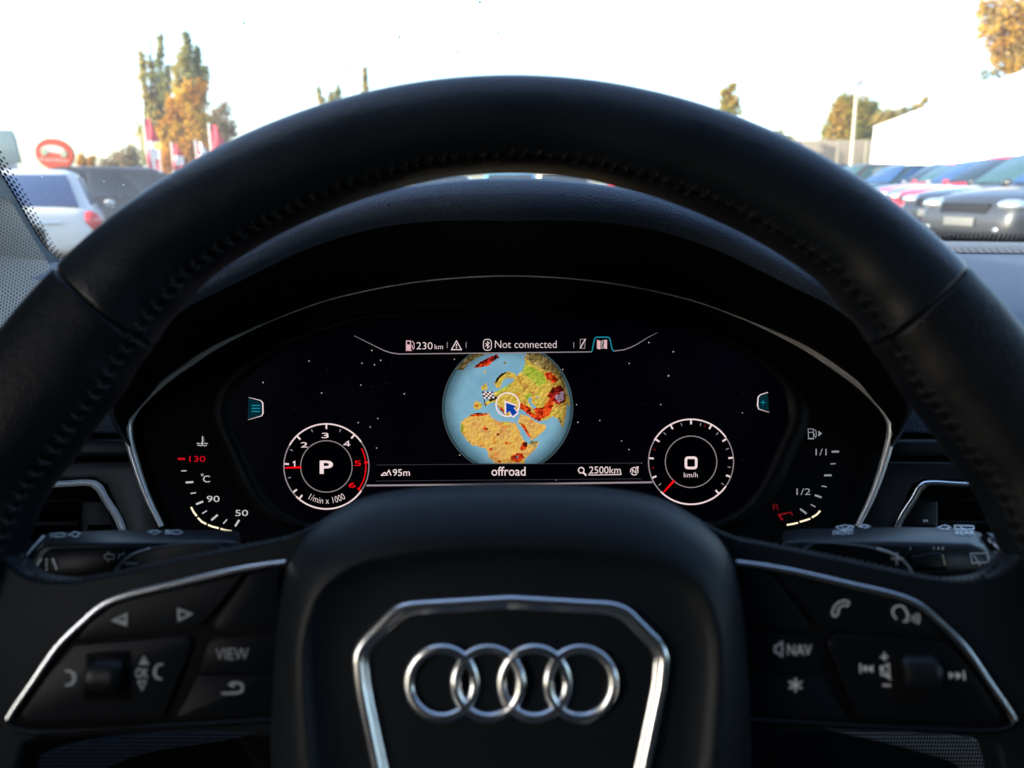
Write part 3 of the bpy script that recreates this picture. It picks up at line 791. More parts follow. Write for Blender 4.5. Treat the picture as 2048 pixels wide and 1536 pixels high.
land([(1085, 1160), (1110, 1100), (1150, 1110), (1145, 1160), (1100, 1185)], 7, 4, 1.4); land([(1120, 1095), (1155, 1112), (1150, 1150), (1130, 1130)], 9, 5, .8)
land([(1000, 1240), (1050, 1200), (1110, 1205), (1125, 1250), (1070, 1292), (1010, 1270)], 7, 4, 1.4); land([(1045, 1225), (1070, 1225), (1068, 1248), (1045, 1248)], 10, 5, .4)
land([(1080, 930), (1130, 950), (1190, 1080), (1150, 1040), (1110, 975)], 7, 4, .9)
for x, y, r in ((770, 980, 26), (885, 1035, 20), (960, 1112, 18), (820, 1168, 22), (690, 775, 18), (900, 1280, 20)):
    land([(x - r, y), (x, y - r * .7), (x + r, y), (x, y + r * .7)], 7, 4, .9)
land([(1185, 1088), (1250, 1098), (1225, 1150), (1170, 1130)], 6, 4, .8)
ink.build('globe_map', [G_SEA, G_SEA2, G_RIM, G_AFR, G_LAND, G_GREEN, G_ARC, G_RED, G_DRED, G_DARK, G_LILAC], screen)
# marker & flag
ink = Ink(CP, SNN + .0006)
c = zB(973, 765); ink.arc(c[0], c[1], 23.3, 0, 360, 2.8, 0, 48); 
ar = [zB(*p) for p in [(943, 728), (1062, 768), (1033, 790), (1074, 842), (1022, 886), (984, 828), (946, 852)]]
cx = sum(p[0] for p in ar) / 7; cy = sum(p[1] for p in ar) / 7
ink.fill(ar, 0, .00004); ink.fill([(cx + (p[0] - cx) * .78, cy + (p[1] - cy) * .78) for p in ar], 1, .00008)
ink.build('position_arrow', [E_W, E_BLUE], screen)
ink = Ink(CP, SNN + .0007)
ink.stroke([zB(745, 650), zB(773, 778)], 2.0, 1)
q = [Vector(zB(742, 645)), Vector(zB(840, 647)), Vector(zB(854, 706)), Vector(zB(758, 712))]
for i in range(5):
    for j in range(4):
        def bl_(u, v): return q[0].lerp(q[1], u).lerp(q[3].lerp(q[2], u), v)
        ink.fill([tuple(bl_(i / 5, j / 4)), tuple(bl_((i + 1) / 5, j / 4)), tuple(bl_((i + 1) / 5, (j + 1) / 4)), tuple(bl_(i / 5, (j + 1) / 4))], (i + j + 1) % 2, .00003)
ink.build('chequered_flag', [E_W, E_K], screen)
# status line
ink = Ink(CP, SNN + .0008)
ink.stroke([(708.3, 671.5), (755, 694.7), (768, 701), (781.7, 705.6), (797.7, 708), (900, 707), (1183, 703.7)], [.6, 1.2, 1.5, 1.8, 1.8, 1.8, 1.8], 1)
ink.stroke([(1228, 702), (1248, 699.5), (1262, 694.5), (1274.8, 688), (1296, 674.7), (1314.8, 665.4)], [1.6, 1.6, 1.4, 1.3, .8, .4], 1)
ink.stroke([zB(*p) for p in [(1730, 288), (1738, 270), (1757, 172), (1775, 155), (1880, 155), (1897, 170), (1915, 262), (1935, 283)]], 2.0, 2)
ink.build('tab_outline', [E_W, E_G, E_T], screen)
ink = Ink(CP, SNN + .0008)
def pump(ink, x, y, s, mi, fill=False, w=1.4):
    if fill: ink.fill([(x - 8 * s, y - 10 * s), (x + 2 * s, y - 10 * s), (x + 2 * s, y + 9 * s), (x - 8 * s, y + 9 * s)], mi); ink.fill([(x - 6 * s, y - 8 * s), (x, y - 8 * s), (x, y - 2 * s), (x - 6 * s, y - 2 * s)], 3, .00003)
    else: ink.stroke([(x - 8 * s, y - 10 * s), (x + 2 * s, y - 10 * s), (x + 3 * s, y + 9 * s), (x - 7 * s, y + 9 * s)], w, mi, True); ink.stroke([(x - 7 * s, y - 3 * s), (x + 2 * s, y - 3 * s)], w, mi, up=.00003)
    ink.stroke([(x - 8.5 * s, y + 10 * s), (x + 4 * s, y + 10 * s)], w, mi, up=.00006)
    ink.stroke([(x + 4 * s, y - 9 * s), (x + 8 * s, y - 5 * s), (x + 8.5 * s, y + 4 * s), (x + 7 * s, y + 7 * s), (x + 5 * s, y + 4 * s), (x + 4 * s, y - 1 * s)], w, mi)
pump(ink, 820, 691, 1.0, 4, True)
ink.text('230', 849, 691.5, 32, 14, 0, -.012); ink.text('km', 877.6, 693.5, 16.5, 9.5, 0, -.01)
for x in (894.5, 932.3, 1147.5): ink.stroke([(x, 684), (x, 696)], 1.2, 1)
ink.stroke([zB(510, 188), zB(555, 268), zB(465, 268)], 1.6, 0, True); ink.stroke([zB(510, 215), zB(510, 240)], 1.7, 0); ink.disc(*zB(510, 252), 1.2, 0, 6)
bx, by = zB(790, 224); ink.stroke(roundpoly([(bx - 8, by - 11), (bx + 8, by - 11), (bx + 8, by + 11), (bx - 8, by + 11)], 8), 1.3, 0, True)
ink.stroke([(bx - 4, by - 3.5), (bx + 3.5, by + 3.5), (bx, by + 7), (bx, by - 7), (bx + 3.5, by - 3.5), (bx - 4, by + 3.5)], 1.2, 0)
ink.text('Not connected', 1051.5, 688.6, 123, 14.5, 0, -.014)
px_, py_ = zB(1650, 215)
ink.stroke([(px_ - 4.5, py_ - 9), (px_ + 4.5, py_ - 9), (px_ + 4.5, py_ + 9), (px_ - 4.5, py_ + 9)], 1.2, 1, True); ink.stroke([(px_ + 6, py_ - 10), (px_ - 5, py_ + 9)], 1.6, 0, up=.00004)
m0 = zB(1780, 180)
ink.fill([(m0[0], m0[1]), (m0[0] + 6.5, m0[1] + 1.5), (m0[0] + 6.5, m0[1] + 19), (m0[0], m0[1] + 17.5)], 4); ink.fill([(m0[0] + 7, m0[1] + 1.5), (m0[0] + 13.5, m0[1] + .5), (m0[0] + 13.5, m0[1] + 17), (m0[0] + 7, m0[1] + 18)], 1)
ink.fill([(m0[0] + 14, m0[1]), (m0[0] + 20, m0[1]), (m0[0] + 20, m0[1] + 18), (m0[0] + 14, m0[1] + 17)], 4); ink.stroke([(m0[0] + 9, m0[1] + 15), (m0[0] + 12, m0[1] + 9), (m0[0] + 15, m0[1] + 4)], 1.5, 3, up=.00004)
ink.build('status_line', [E_W, E_G, E_T, E_K, E_MAPP], screen)
# bottom line
ink = Ink(CP, SNN + .0008)
ink.fill([(752, 930), (1283, 926), (1283, 957), (752, 962)], 3, -.0003)
ink.stroke([(752, 930), (1283, 926)], 1, 2); ink.stroke([(752, 962), (1283, 957.5)], 1, 2)
ink.stroke([(733, 971), (1018, 968.5), (1305, 964.5)], 3.4, 1)
ink.text('offroad', 1017, 942.5, 68, 18, 0, .004); ink.text('95m', 802.7, 945, 34, 13.5, 0, .0); ink.text('2500km', 1210, 940, 63, 14, 0, -.004)
ink.stroke([(1178, 947), (1178, 950), (1242, 949), (1242, 946)], 1.5, 0)
ink.arc(1162.5, 940.5, 5.6, 0, 360, 2, 0, 16); ink.stroke([(1166.5, 945), (1172.5, 951)], 3.2, 0)
ink.stroke([(762, 951), (769, 945), (773, 948), (778, 940.5), (782, 951)], 2.0, 0); ink.stroke([(762, 951), (776, 950)], 1.4, 0, up=.00004)
ink.arc(1268.5, 942.5, 7.4, -30, 200, 1.7, 0, 16); ink.arc(1268.5, 942.5, 7.4, 215, 315, 1.7, 0, 8); ink.text('N', 1268.5, 942.5, 8, 8.5, 0, .01, up=.00004); ink.fill([(1272, 933), (1277, 933), (1277, 938)], 0, .00004)
ink.build('lower_line', [E_W, E_G, E_D, E_K], screen)
# side tabs
ink = Ink(CP, SNN + .0008)
ink.fill([zA(212, 584), zA(308, 608), zA(318, 626), zA(316, 702), zA(308, 716), zA(208, 745)], 2)
ink.stroke([zA(215, 580), zA(305, 603), zA(320, 622), zA(322, 700), zA(312, 718), zA(210, 748)], [.6, 1.4, 2.4, 2.4, 1.4, .5], 0, up=.00003)
for y in (640, 662, 685): ink.stroke([zA(236, y), zA(300, y)], 2, 1, up=.00006)
ink.build('menu_tab', [E_W, E_T, E_TD], screen); ink = Ink(CP, SNN + .0008)
ink.fill([zC(1256, 546), zC(1200, 564), zC(1188, 582), zC(1184, 640), zC(1192, 664), zC(1266, 688)], 2)
ink.stroke([zC(1258, 542), zC(1200, 560), zC(1184, 580), zC(1180, 640), zC(1189, 667), zC(1268, 692)], [1.2, 1.6, 2.2, 2.4, 1.4, .6], 0, up=.00003)
p = zC(1221, 617); ink.stroke([(p[0] - 5, p[1]), (p[0] + 5, p[1])], 1.3, 1, up=.00006); ink.stroke([(p[0], p[1] - 5), (p[0], p[1] + 5)], 1.3, 1, up=.00009)
ink.build('plus_tab', [E_W, E_T, E_TD], screen)
# dials
def dial(name, c, majors, minors, redminor, needle, R=85.0, r=51.5):
    ink = Ink(CP, SNN + .0009)
    ink.disc(c[0], c[1], R - 1, 3, 64, up=-.0002)
    ink.arc(c[0], c[1], R, 35, 150, 2.7, 0, 60); ink.arc(c[0], c[1], R, 150, 225, 2.2, 1, 40); ink.arc(c[0], c[1], R, 225, 325, 2.9, 0, 50); ink.arc(c[0], c[1], R, -35, 35, 1.8, 1, 40)
    ink.arc(c[0], c[1], r, 0, 360, 1.6, 1, 64)
    def rad_(a, r0, r1, w, mi, up=.00003):
        ca, sa = math.cos(math.radians(a)), math.sin(math.radians(a)); ink.stroke([(c[0] + r0 * ca, c[1] - r0 * sa), (c[0] + r1 * ca, c[1] - r1 * sa)], w, mi, up=up)
    for a in majors: rad_(a, 75, 84, 3.2, 0)
    for a in minors: rad_(a, 74, 80, 1.6, 1)
    for a in redminor: rad_(a, 74, 80, 1.5, 4)
    ca, sa = math.cos(math.radians(needle)), math.sin(math.radians(needle))
    ink.stroke([(c[0] + 50 * ca, c[1] - 50 * sa), (c[0] + 58 * ca, c[1] - 58 * sa), (c[0] + 83 * ca, c[1] - 83 * sa)], [4.6, 4.2, 2.6], 2, up=.00006)
    return ink
c = zA(797, 1097)
ink = dial('rev_dial', c, [230, 218, 176.5, 134, 90, 48.4], [197, 155, 112, 69], [], 182)
for a in (5.6, -35): ink.stroke([(c[0] + 76 * math.cos(math.radians(a)), c[1] - 76 * math.sin(math.radians(a))), (c[0] + 84 * math.cos(math.radians(a)), c[1] - 84 * math.sin(math.radians(a)))], 3.2, 2, up=.00004)
ink.arc(c[0], c[1], 79, -36, 27, 2.2, 2, 24, up=.00002)
ink.text('P', zA(797, 0)[0], zA(0, 1103)[1], 26.5, 26.5, 0, .022)
p = zA(558, 1078); ink.stroke([(p[0] - 3.2, p[1] - 2.6), (p[0] + .4, p[1] - 4.6), (p[0] + .4, p[1] + 5.2)], 2.2, 0, up=.00004)
p = zA(951, 926); ink.stroke([(p[0] + 6.6, p[1] + 2.2), (p[0] - 6.0, p[1] + 2.2), (p[0] + 2.6, p[1] - 4.8)], 2.0, 0, up=.00004); ink.stroke([(p[0] + 2.8, p[1] - 5.6), (p[0] + 2.8, p[1] + 5.4)], 2.4, 0, up=.00007)
for t, x, y, w, mi in (('2', 631, 935, 13.5, 0), ('3', 788, 865, 14, 0), ('5', 1032, 1073, 13.5, 2), ('6', 990, 1237, 13.5, 2)):
    p = zA(x, y); ink.text(t, p[0], p[1], w, 10.5, mi, .004, up=.00004)
ink.text('1/min x 1000', 0, 0, 72, 12.5, 0, -.012, bend=(c[0], c[1], 68.5, -89), up=.00004)
ink.build('rev_counter', [E_W, E_G, E_R, E_K], screen)
c = zC(682, 1062)
ink = dial('speed_dial', c, [202.5, 175, 147.6, 119.2, 90, 61, 33, 5.6, -21, -49], [216, 133, 104.5, 75.6, 47, 19.5, -8, -35], [161.6, 188.8, 68.8], 228)
x, y = zC(682, 1070); ink.stroke(roundpoly([(x - 10.3, y - 10.3), (x + 10.3, y - 10.3), (x + 10.3, y + 10.3), (x - 10.3, y + 10.3)], 5), 5, 0, True, .00004)
p = zC(680, 1160); ink.text('km/h', p[0], p[1], 27.5, 9.5, 0, -.005, up=.00004)
ink.build('speedometer', [E_W, E_G, E_R, E_K, E_RD], screen)
# side gauges (printed on the face, lit)
FN = -.0036
ink = Ink(CP, FN)
D = lambda pts: [zD(*p) for p in pts]
ink.stroke(D([(672, 208), (670, 300)]), 1.8, 0); ink.disc(*zD(668, 302), 2.2, 0, 8)
for y in (225, 250, 270): ink.stroke(D([(678, y), (693, y + 3)]), 1.0, 0)
ink.stroke(D([(596, 302), (612, 296), (630, 304), (648, 300)]), 1.3, 0); ink.stroke(D([(688, 302), (706, 296), (722, 304), (740, 298)]), 1.3, 0)
ink.stroke(D([(606, 326), (628, 321), (650, 330), (672, 322), (700, 330), (726, 322)]), 1.4, 0)
ink.stroke(D([(355, 497), (448, 497)]), 4.0, 1)
p = zD(606, 498); ink.text('130', p[0], p[1], 32, 11.8, 1, .0)
for a, b, w in (((400, 652), (468, 650), 2), ((457, 800), (553, 794), 3.6), ((520, 941), (588, 930), 2.2), ((590, 1078), (680, 1043), 3.8), ((668, 1198), (728, 1160), 2.2), ((785, 1283), (866, 1214), 3.8), ((938, 1327), (986, 1272), 2.2), ((1090, 1360), (1142, 1280), 3.8)):
    ink.stroke(D([a, b]), w, 0)
ink.arc(*zD(669, 702), 2.1, 0, 360, .9, 0, 12); p = zD(723, 755); ink.text('C', p[0], p[1], 13.5, 13.5, 0, .0)
p = zD(808, 1010); ink.text('90', p[0], p[1], 25.5, 12.2, 0, .0); p = zD(1173, 1190); ink.text('50', p[0], p[1], 25.5, 12.2, 0, .0)
for s_ in (((525, 1115), (560, 1180), (598, 1230)), ((612, 1250), (660, 1300), (722, 1333)), ((742, 1342), (800, 1365), (880, 1385)), ((902, 1392), (960, 1410), (1045, 1422))):
    ink.stroke(D(s_), 3.7, 2)
ink.build('temperature_gauge', [E_NUM, E_REDNUM, E_CREAM], clu)
ink = Ink(CP, FN)
D = lambda pts: [zE(*p) for p in pts]
p = zE(722, 282); pump(ink, p[0] + 2, p[1], 1.0, 0, False, 1.4)
ink.fill(D([(808, 245), (852, 278), (808, 312)]), 0)
p = zE(840, 497); ink.text('1/1', p[0], p[1], 22, 13, 0, .0); p = zE(632, 965); ink.text('1/2', p[0], p[1], 28, 13, 0, .0)
for a, b, w in (((965, 493), (1052, 491), 3.8), ((950, 637), (1013, 634), 2), ((876, 773), (964, 771), 3.8), ((845, 897), (906, 908), 2.2), ((765, 1005), (846, 1033), 3.8), ((718, 1115), (773, 1145), 2.2), ((592, 1168), (668, 1225), 3.8)):
    ink.stroke(D([a, b]), w, 0)
p = zE(310, 1148); ink.text('R', p[0], p[1], 12.5, 12, 1, -.02)
ink.stroke(D([(385, 1300), (340, 1240), (480, 1208), (503, 1248)]), [4, 3.5, 2, 1.8], 1)
for s_ in (((435, 1358), (500, 1348), (567, 1332)), ((588, 1322), (650, 1305), (713, 1283)), ((730, 1270), (790, 1235), (830, 1190))):
    ink.stroke(D(s_), 3.5, 2)
ink.build('fuel_gauge', [E_NUM2, E_RD, E_CREAM], clu)
# hood ----------------------------------------------------------------------
lipL = [(258, 893), (238, 862), (214, 812), (222, 742), (264, 662), (330, 597), (410, 549), (478, 508), (581, 450), (700, 403), (808, 375), (920, 361), (1020, 357)]
lipL = [(p[0], p[1] + (2 if p[1] < 400 else 0)) for p in lipL]
lip = lipL + [(2042 - p[0], p[1]) for p in lipL[::-1][1:]]
NL = 141
bz = resample(cr(bez[3:-3], 10), NL); lp = resample(cr(lip, 10), NL)
def gd(i):
    t = abs(i - NL // 2) / (NL // 2); u = min(1, (1 - t) / .22); return u * u * (3 - 2 * u)
rings = []
def ringat(fn): rings.append([fn(i) for i in range(NL)])
def lipin(i, k):   # lip pulled towards the middle by k px
    p = lp[i]; q = Vector((1020, 900)); v = (Vector((p[0], p[1])) - q); return q + v * (1 - k / v.length)
ringat(lambda i: CP.hit(bz[i][0], bz[i][1], -.003))
ringat(lambda i: CP.hit(*(Vector(bz[i][:2]) + (Vector(bz[i][:2]) - Vector((1020, 900))).normalized() * 4), .002))
ringat(lambda i: CP.hit(*(Vector(bz[i][:2]).lerp(lipin(i, 90), .5 * gd(i))), .030 * gd(i)))
def arcw(i):
    t = abs(i - NL // 2) / (NL // 2)
    return (1.0 - .6 * t) * (.12 + .88 * gd(i))
lining = []
for a in range(0, 9):
    th = math.radians(-55 + a * 20)      # round the lip, from underside over the front to the top
    R = .0125
    def f(i, th=th):
        w = arcw(i); base = CP.hit(lp[i][0], lp[i][1], .004 + .051 * gd(i))
        q = CP.hit(1020, 900, .004 + .051 * gd(i)); rd = (q - base).normalized()       # towards the opening
        cen = base + rd * R * w
        return cen - rd * (R * w * math.sin(th)) + CN * (R * w * math.cos(th))
    ringat(f)
ringat(lambda i: CP.hit(lp[i][0], lp[i][1] + 1, .035 * gd(i) - .002) - Vector((0, 0, .002)))
def back(i):
    p = CP.hit(lp[i][0], lp[i][1], .035 * gd(i))
    return Vector((p.x * 1.15, p.y + .16, min(p.z - .02, p.z - .02)))
ringat(back)
def back2(i):
    p = CP.hit(lp[i][0], lp[i][1], .035 * gd(i)); return Vector((p.x * 1.35, .92, min(.96, p.z - .05)))
ringat(back2)
mb = MB(); mb.loft(rings[:4], False)
mb.build('hood_lining', M['void'], clu)
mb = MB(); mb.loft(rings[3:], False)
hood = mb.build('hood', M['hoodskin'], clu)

# ================================================================== DASHBOARD
dash = thing('dashboard', 'navy black dashboard with silver trimmed air vents either side of the instrument cluster', 'dashboard', (0.37, .6, .7))
DN = -.008
def dplate(name, pts, n, m, th=.012, bevel=.0015, r=0):
    return plate(name, roundpoly(pts, r) if r else pts, CP, n, th, m, dash, bevel=bevel)
# top: surface from the panel edge to the windscreen
def yb(x): return 1.2 - .37 * (x - .37) ** 2
ZB = .965
rows = []
for j in range(9):
    t = j / 8; row = []
    for i in range(121):
        x = -.62 + 2.0 * i / 120; ys = .40 + .27 * max(0, min(1, (.262 - abs(x)) / .02)); y = ys + (yb(x) + .05 - ys) * t
        z = ZB + .012 * math.sin(PI * min(1, t * 1.1)) - (.02 * (1 - t * 6) ** 2 if t < 1 / 6 else 0)
        row.append(Vector((x, y, z)))
    rows.append(row)
mb = MB(); mb.loft(rows, False)
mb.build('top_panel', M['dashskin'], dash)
# defroster strip below the glass
def strip_mat():
    m, nt, b = mat_new('defroster_ribs'); setp(b, **{'Roughness': .55, 'Specular IOR Level': .4})
    tc = N(nt, 'ShaderNodeTexCoord'); sx = N(nt, 'ShaderNodeSeparateXYZ'); nt.links.new(tc.outputs['UV'], sx.inputs[0])
    mu = N(nt, 'ShaderNodeMath', operation='MULTIPLY'); mu.inputs[1].default_value = 220; nt.links.new(sx.outputs['X'], mu.inputs[0])
    fr_ = N(nt, 'ShaderNodeMath', operation='FRACT'); nt.links.new(mu.outputs[0], fr_.inputs[0])
    gt = N(nt, 'ShaderNodeMath', operation='GREATER_THAN'); gt.inputs[1].default_value = .55; nt.links.new(fr_.outputs[0], gt.inputs[0])
    mx = N(nt, 'ShaderNodeMix', data_type='RGBA'); mx.inputs[6].default_value = (.10, .105, .115, 1); mx.inputs[7].default_value = (.045, .045, .05, 1)
    nt.links.new(gt.outputs[0], mx.inputs[0]); nt.links.new(mx.outputs[2], b.inputs['Base Color'])
    return m
rows = []; uv = []
for j, (dy, z) in enumerate(((-.30, ZB + .012), (-.29, ZB + .016), (-.13, ZB + .014), (-.12, ZB + .010))):
    rows.append([Vector((-.4 + 1.7 * i / 60, yb(-.4 + 1.7 * i / 60) + dy, z)) for i in range(61)]); uv += [(i / 60, j / 3) for i in range(61)]
mb = MB(); mb.loft(rows, False); mb.build('defroster_grille', strip_mat(), dash, uvs=uv)
# fascia pieces beside the cluster
for sgn in (-1, 1):
    T = (lambda p: p) if sgn < 0 else (lambda p: mir(p, 1019))
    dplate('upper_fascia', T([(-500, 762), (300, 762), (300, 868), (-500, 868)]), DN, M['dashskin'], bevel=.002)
    dplate('decor_strip', T([(-500, 877), (262, 877), (278, 912), (-500, 916)]), DN + .002, M['trimdark'], bevel=.0025)
    dplate('lower_fascia', T([(-500, 928), (300, 922), (345, 1250), (262, 1250), (255, 1066), (212, 972), (190, 958), (60, 962), (-500, 985)]), DN + .001, M['trimdark'], bevel=.0015)
    dplate('vent_well', T([(-500, 958), (190, 950), (212, 964), (262, 1066), (270, 1260), (-500, 1260)]), -.050, M['void'], bevel=0)
    oA = [tuple(p) for p in cr(T([(-500, 985), (66, 964), (170, 959), (200, 966), (216, 990), (256, 1072), (262, 1250)]), 6)]
    iA = [tuple(p) for p in cr(T([(-500, 999), (66, 977), (166, 972), (187, 978), (202, 999), (242, 1081), (246, 1250)]), 6)]
    mb = MB(); rr_ = []
    for q in range(9):
        a_ = PI * q / 8; u_ = (1 - math.cos(a_)) / 2; h_ = math.sin(a_) * .0022
        rr_.append([CP.hit(o_[0] * (1 - u_) + i_[0] * u_, o_[1] * (1 - u_) + i_[1] * u_, DN + .001 + h_) for o_, i_ in zip(oA, iA)])
    mb.loft(rr_, False)
    vf = mb.build('vent_frame', M['alum'] if sgn < 0 else M['chrome'], dash)
    sub_of(vf, dash)
    dplate('vent_slat', T([(-500, 1046), (160, 1040), (160, 1052), (-500, 1060)]), -.02, M['plastic'], th=.02)
    dplate('vent_slat', T([(-500, 1004), (190, 996), (196, 1004), (-500, 1012)]), -.026, M['plastic'], th=.02)
    dplate('vent_divider', T([(160, 1000), (208, 1000), (250, 1090), (250, 1250), (160, 1250)]), -.018, M['plastic'], th=.02)
    tw = MB()
    cx = 196 if sgn < 0 else 1848
    for k in range(9):
        a = CP.hit(cx - 18 + k * 4.5, 1050, -.016); 
        tw.tube([a, a - WV * .008], .0007, 6, up=CN)
    tw.build('vent_thumbwheel', M['void'], dash)
mk = Ink(CP, -.0145); mk.fill([(1846, 1039), (1856, 1039), (1856, 1044), (1846, 1044)]); mk.build('thumbwheel_mark', [M['glyph']], dash)
dplate('fascia_backing', [(-520, 770), (2560, 770), (2560, 1000), (-520, 1000)], DN - .022, M['void'], th=.006, bevel=0)
# column shroud and knee panels
plate('column_shroud', roundpoly([(470, 1085), (1570, 1085), (1640, 1400), (1500, 1600), (540, 1600), (400, 1400)], 60), CP, .02, .05, M['void'], dash, bevel=.01)
def weave_mat(name, c0, c1, s):
    m, nt, b = mat_new(name); setp(b, **{'Roughness': .85, 'Specular IOR Level': .2})
    tc = N(nt, 'ShaderNodeTexCoord'); mp = N(nt, 'ShaderNodeMapping'); mp.inputs['Rotation'].default_value = (0, 0, .6); nt.links.new(tc.outputs['Object'], mp.inputs[0])
    w1 = N(nt, 'ShaderNodeTexWave'); w1.inputs['Scale'].default_value = s; w1.bands_direction = 'X'; w1.inputs['Distortion'].default_value = .6; w1.inputs['Detail Scale'].default_value = 3
    w2 = N(nt, 'ShaderNodeTexWave'); w2.inputs['Scale'].default_value = s * .7; w2.bands_direction = 'Z'; w2.inputs['Distortion'].default_value = .6
    nt.links.new(mp.outputs[0], w1.inputs[0]); nt.links.new(mp.outputs[0], w2.inputs[0])
    mu = N(nt, 'ShaderNodeMath', operation='MULTIPLY'); nt.links.new(w1.outputs['Fac'], mu.inputs[0]); nt.links.new(w2.outputs['Fac'], mu.inputs[1])
    mx = N(nt, 'ShaderNodeMix', data_type='RGBA'); mx.inputs[6].default_value = rgba(c0); mx.inputs[7].default_value = rgba(c1)
    nt.links.new(mu.outputs[0], mx.inputs[0]); nt.links.new(mx.outputs[2], b.inputs['Base Color'])
    return m
M['weave'] = weave_mat('woven_grey_cloth', (.03, .028, .025), (.30, .28, .24), 260)
M['weave2'] = weave_mat('woven_navy_cloth', (.012, .014, .018), (.06, .07, .09), 260)
dplate('lower_panel', [(-700, 1250), (2740, 1250), (2740, 2300), (-700, 2300)], -.03, M['void'], th=.02)
cloth = plate('seat_cushion', [tuple(p) for p in cr([(1638, 1456), (1790, 1462), (1924, 1474), (1966, 1488), (2019, 1529), (2080, 1640), (2000, 1650), (1924, 1540), (1820, 1502)], 4, True)], CP, .03, .006, M['weave'], None, bevel=.002)
tag(cloth, 'light grey woven cloth panel low down below the right wheel spoke', 'cloth panel'); cloth.name = 'cloth_panel'
cloth = plate('cloth_panel', [tuple(p) for p in cr([(110, 1500), (230, 1478), (420, 1464), (500, 1468), (440, 1484), (280, 1510), (160, 1560), (60, 1580), (60, 1530)], 4, True)], CP, .03, .006, M['weave2'], None, bevel=.002)
tag(cloth, 'dark navy woven cloth panel low down below the left wheel spoke', 'cloth panel')

# ================================================================== WINDSCREEN, PILLAR, CABIN
RAKE = math.tan(math.radians(29))
def glass_z(x, y): return ZB + (yb(x) - y) * RAKE
def hit_glass(px, py):
    d = ray(px, py); lo, hi = .05, 3.0
    for _ in range(50):
        m_ = (lo + hi) / 2; p = CAM + d * m_
        if p.z < glass_z(p.x, p.y): lo = m_
        else: hi = m_
    return CAM + d * lo
edge_px = [(190, 575), (155, 548), (126, 523), (111, 512), (88, 488), (66, 454), (44, 415), (22, 377), (0, 342), (-50, 255), (-120, 130), (-220, -40), (-360, -270), (-540, -560)]
edge0 = [hit_glass(*p) for p in cr(edge_px, 6)]
_l = edge0[-1]; _y = .10
edge0.append(Vector((_l.x + .02, _y, glass_z(_l.x, _y))))
edge = resample(edge0, 48)
XC = .37
def glass_row(i):
    L = edge[i]; R_ = Vector((2 * XC - L.x, L.y, L.z)); out = []
    for j in range(41):
        t = j / 40; x = L.x + (R_.x - L.x) * t
        y = yb(x) - (L.z - ZB) / RAKE
        y = y if 0 < j < 40 else L.y
        out.append(Vector((x, y, L.z)))
    return out
wind = thing('windscreen', 'dusty laminated windscreen with a dotted black border, across the whole view ahead', 'windscreen', (XC, 1.0, 1.1))
def glass_mat():
    m = bpy.data.materials.new('windscreen_glass'); m.use_nodes = True; nt = m.node_tree; nt.nodes.clear()
    out = N(nt, 'ShaderNodeOutputMaterial'); tr = N(nt, 'ShaderNodeBsdfTransparent'); tr.inputs[0].default_value = (.86, .92, .93, 1)
    tl = N(nt, 'ShaderNodeBsdfTranslucent'); tl.inputs[0].default_value = (.95, .95, .95, 1)
    gl = N(nt, 'ShaderNodeBsdfGlossy'); gl.inputs['Roughness'].default_value = .02; fr_ = N(nt, 'ShaderNodeFresnel'); fr_.inputs[0].default_value = 1.25
    m1 = N(nt, 'ShaderNodeMixShader'); m2 = N(nt, 'ShaderNodeMixShader')
    tc = N(nt, 'ShaderNodeTexCoord'); nz = N(nt, 'ShaderNodeTexNoise'); nz.inputs['Scale'].default_value = 5; nt.links.new(tc.outputs['Object'], nz.inputs['Vector'])
    mr = N(nt, 'ShaderNodeMapRange'); mr.inputs['To Min'].default_value = .025; mr.inputs['To Max'].default_value = .05; nt.links.new(nz.outputs['Fac'], mr.inputs['Value'])
    nt.links.new(mr.outputs['Result'], m1.inputs[0]); nt.links.new(tr.outputs[0], m1.inputs[1]); nt.links.new(tl.outputs[0], m1.inputs[2])
    mf = N(nt, 'ShaderNodeMath', operation='MULTIPLY'); mf.inputs[1].default_value = .05; nt.links.new(fr_.outputs[0], mf.inputs[0])
    nt.links.new(mf.outputs[0], m2.inputs[0]); nt.links.new(m1.outputs[0], m2.inputs[1]); nt.links.new(gl.outputs[0], m2.inputs[2]); nt.links.new(m2.outputs[0], out.inputs[0])
    return m
mb = MB(); mb.loft([glass_row(i) for i in range(len(edge))], False)
mb.build('glass', glass_mat(), wind)
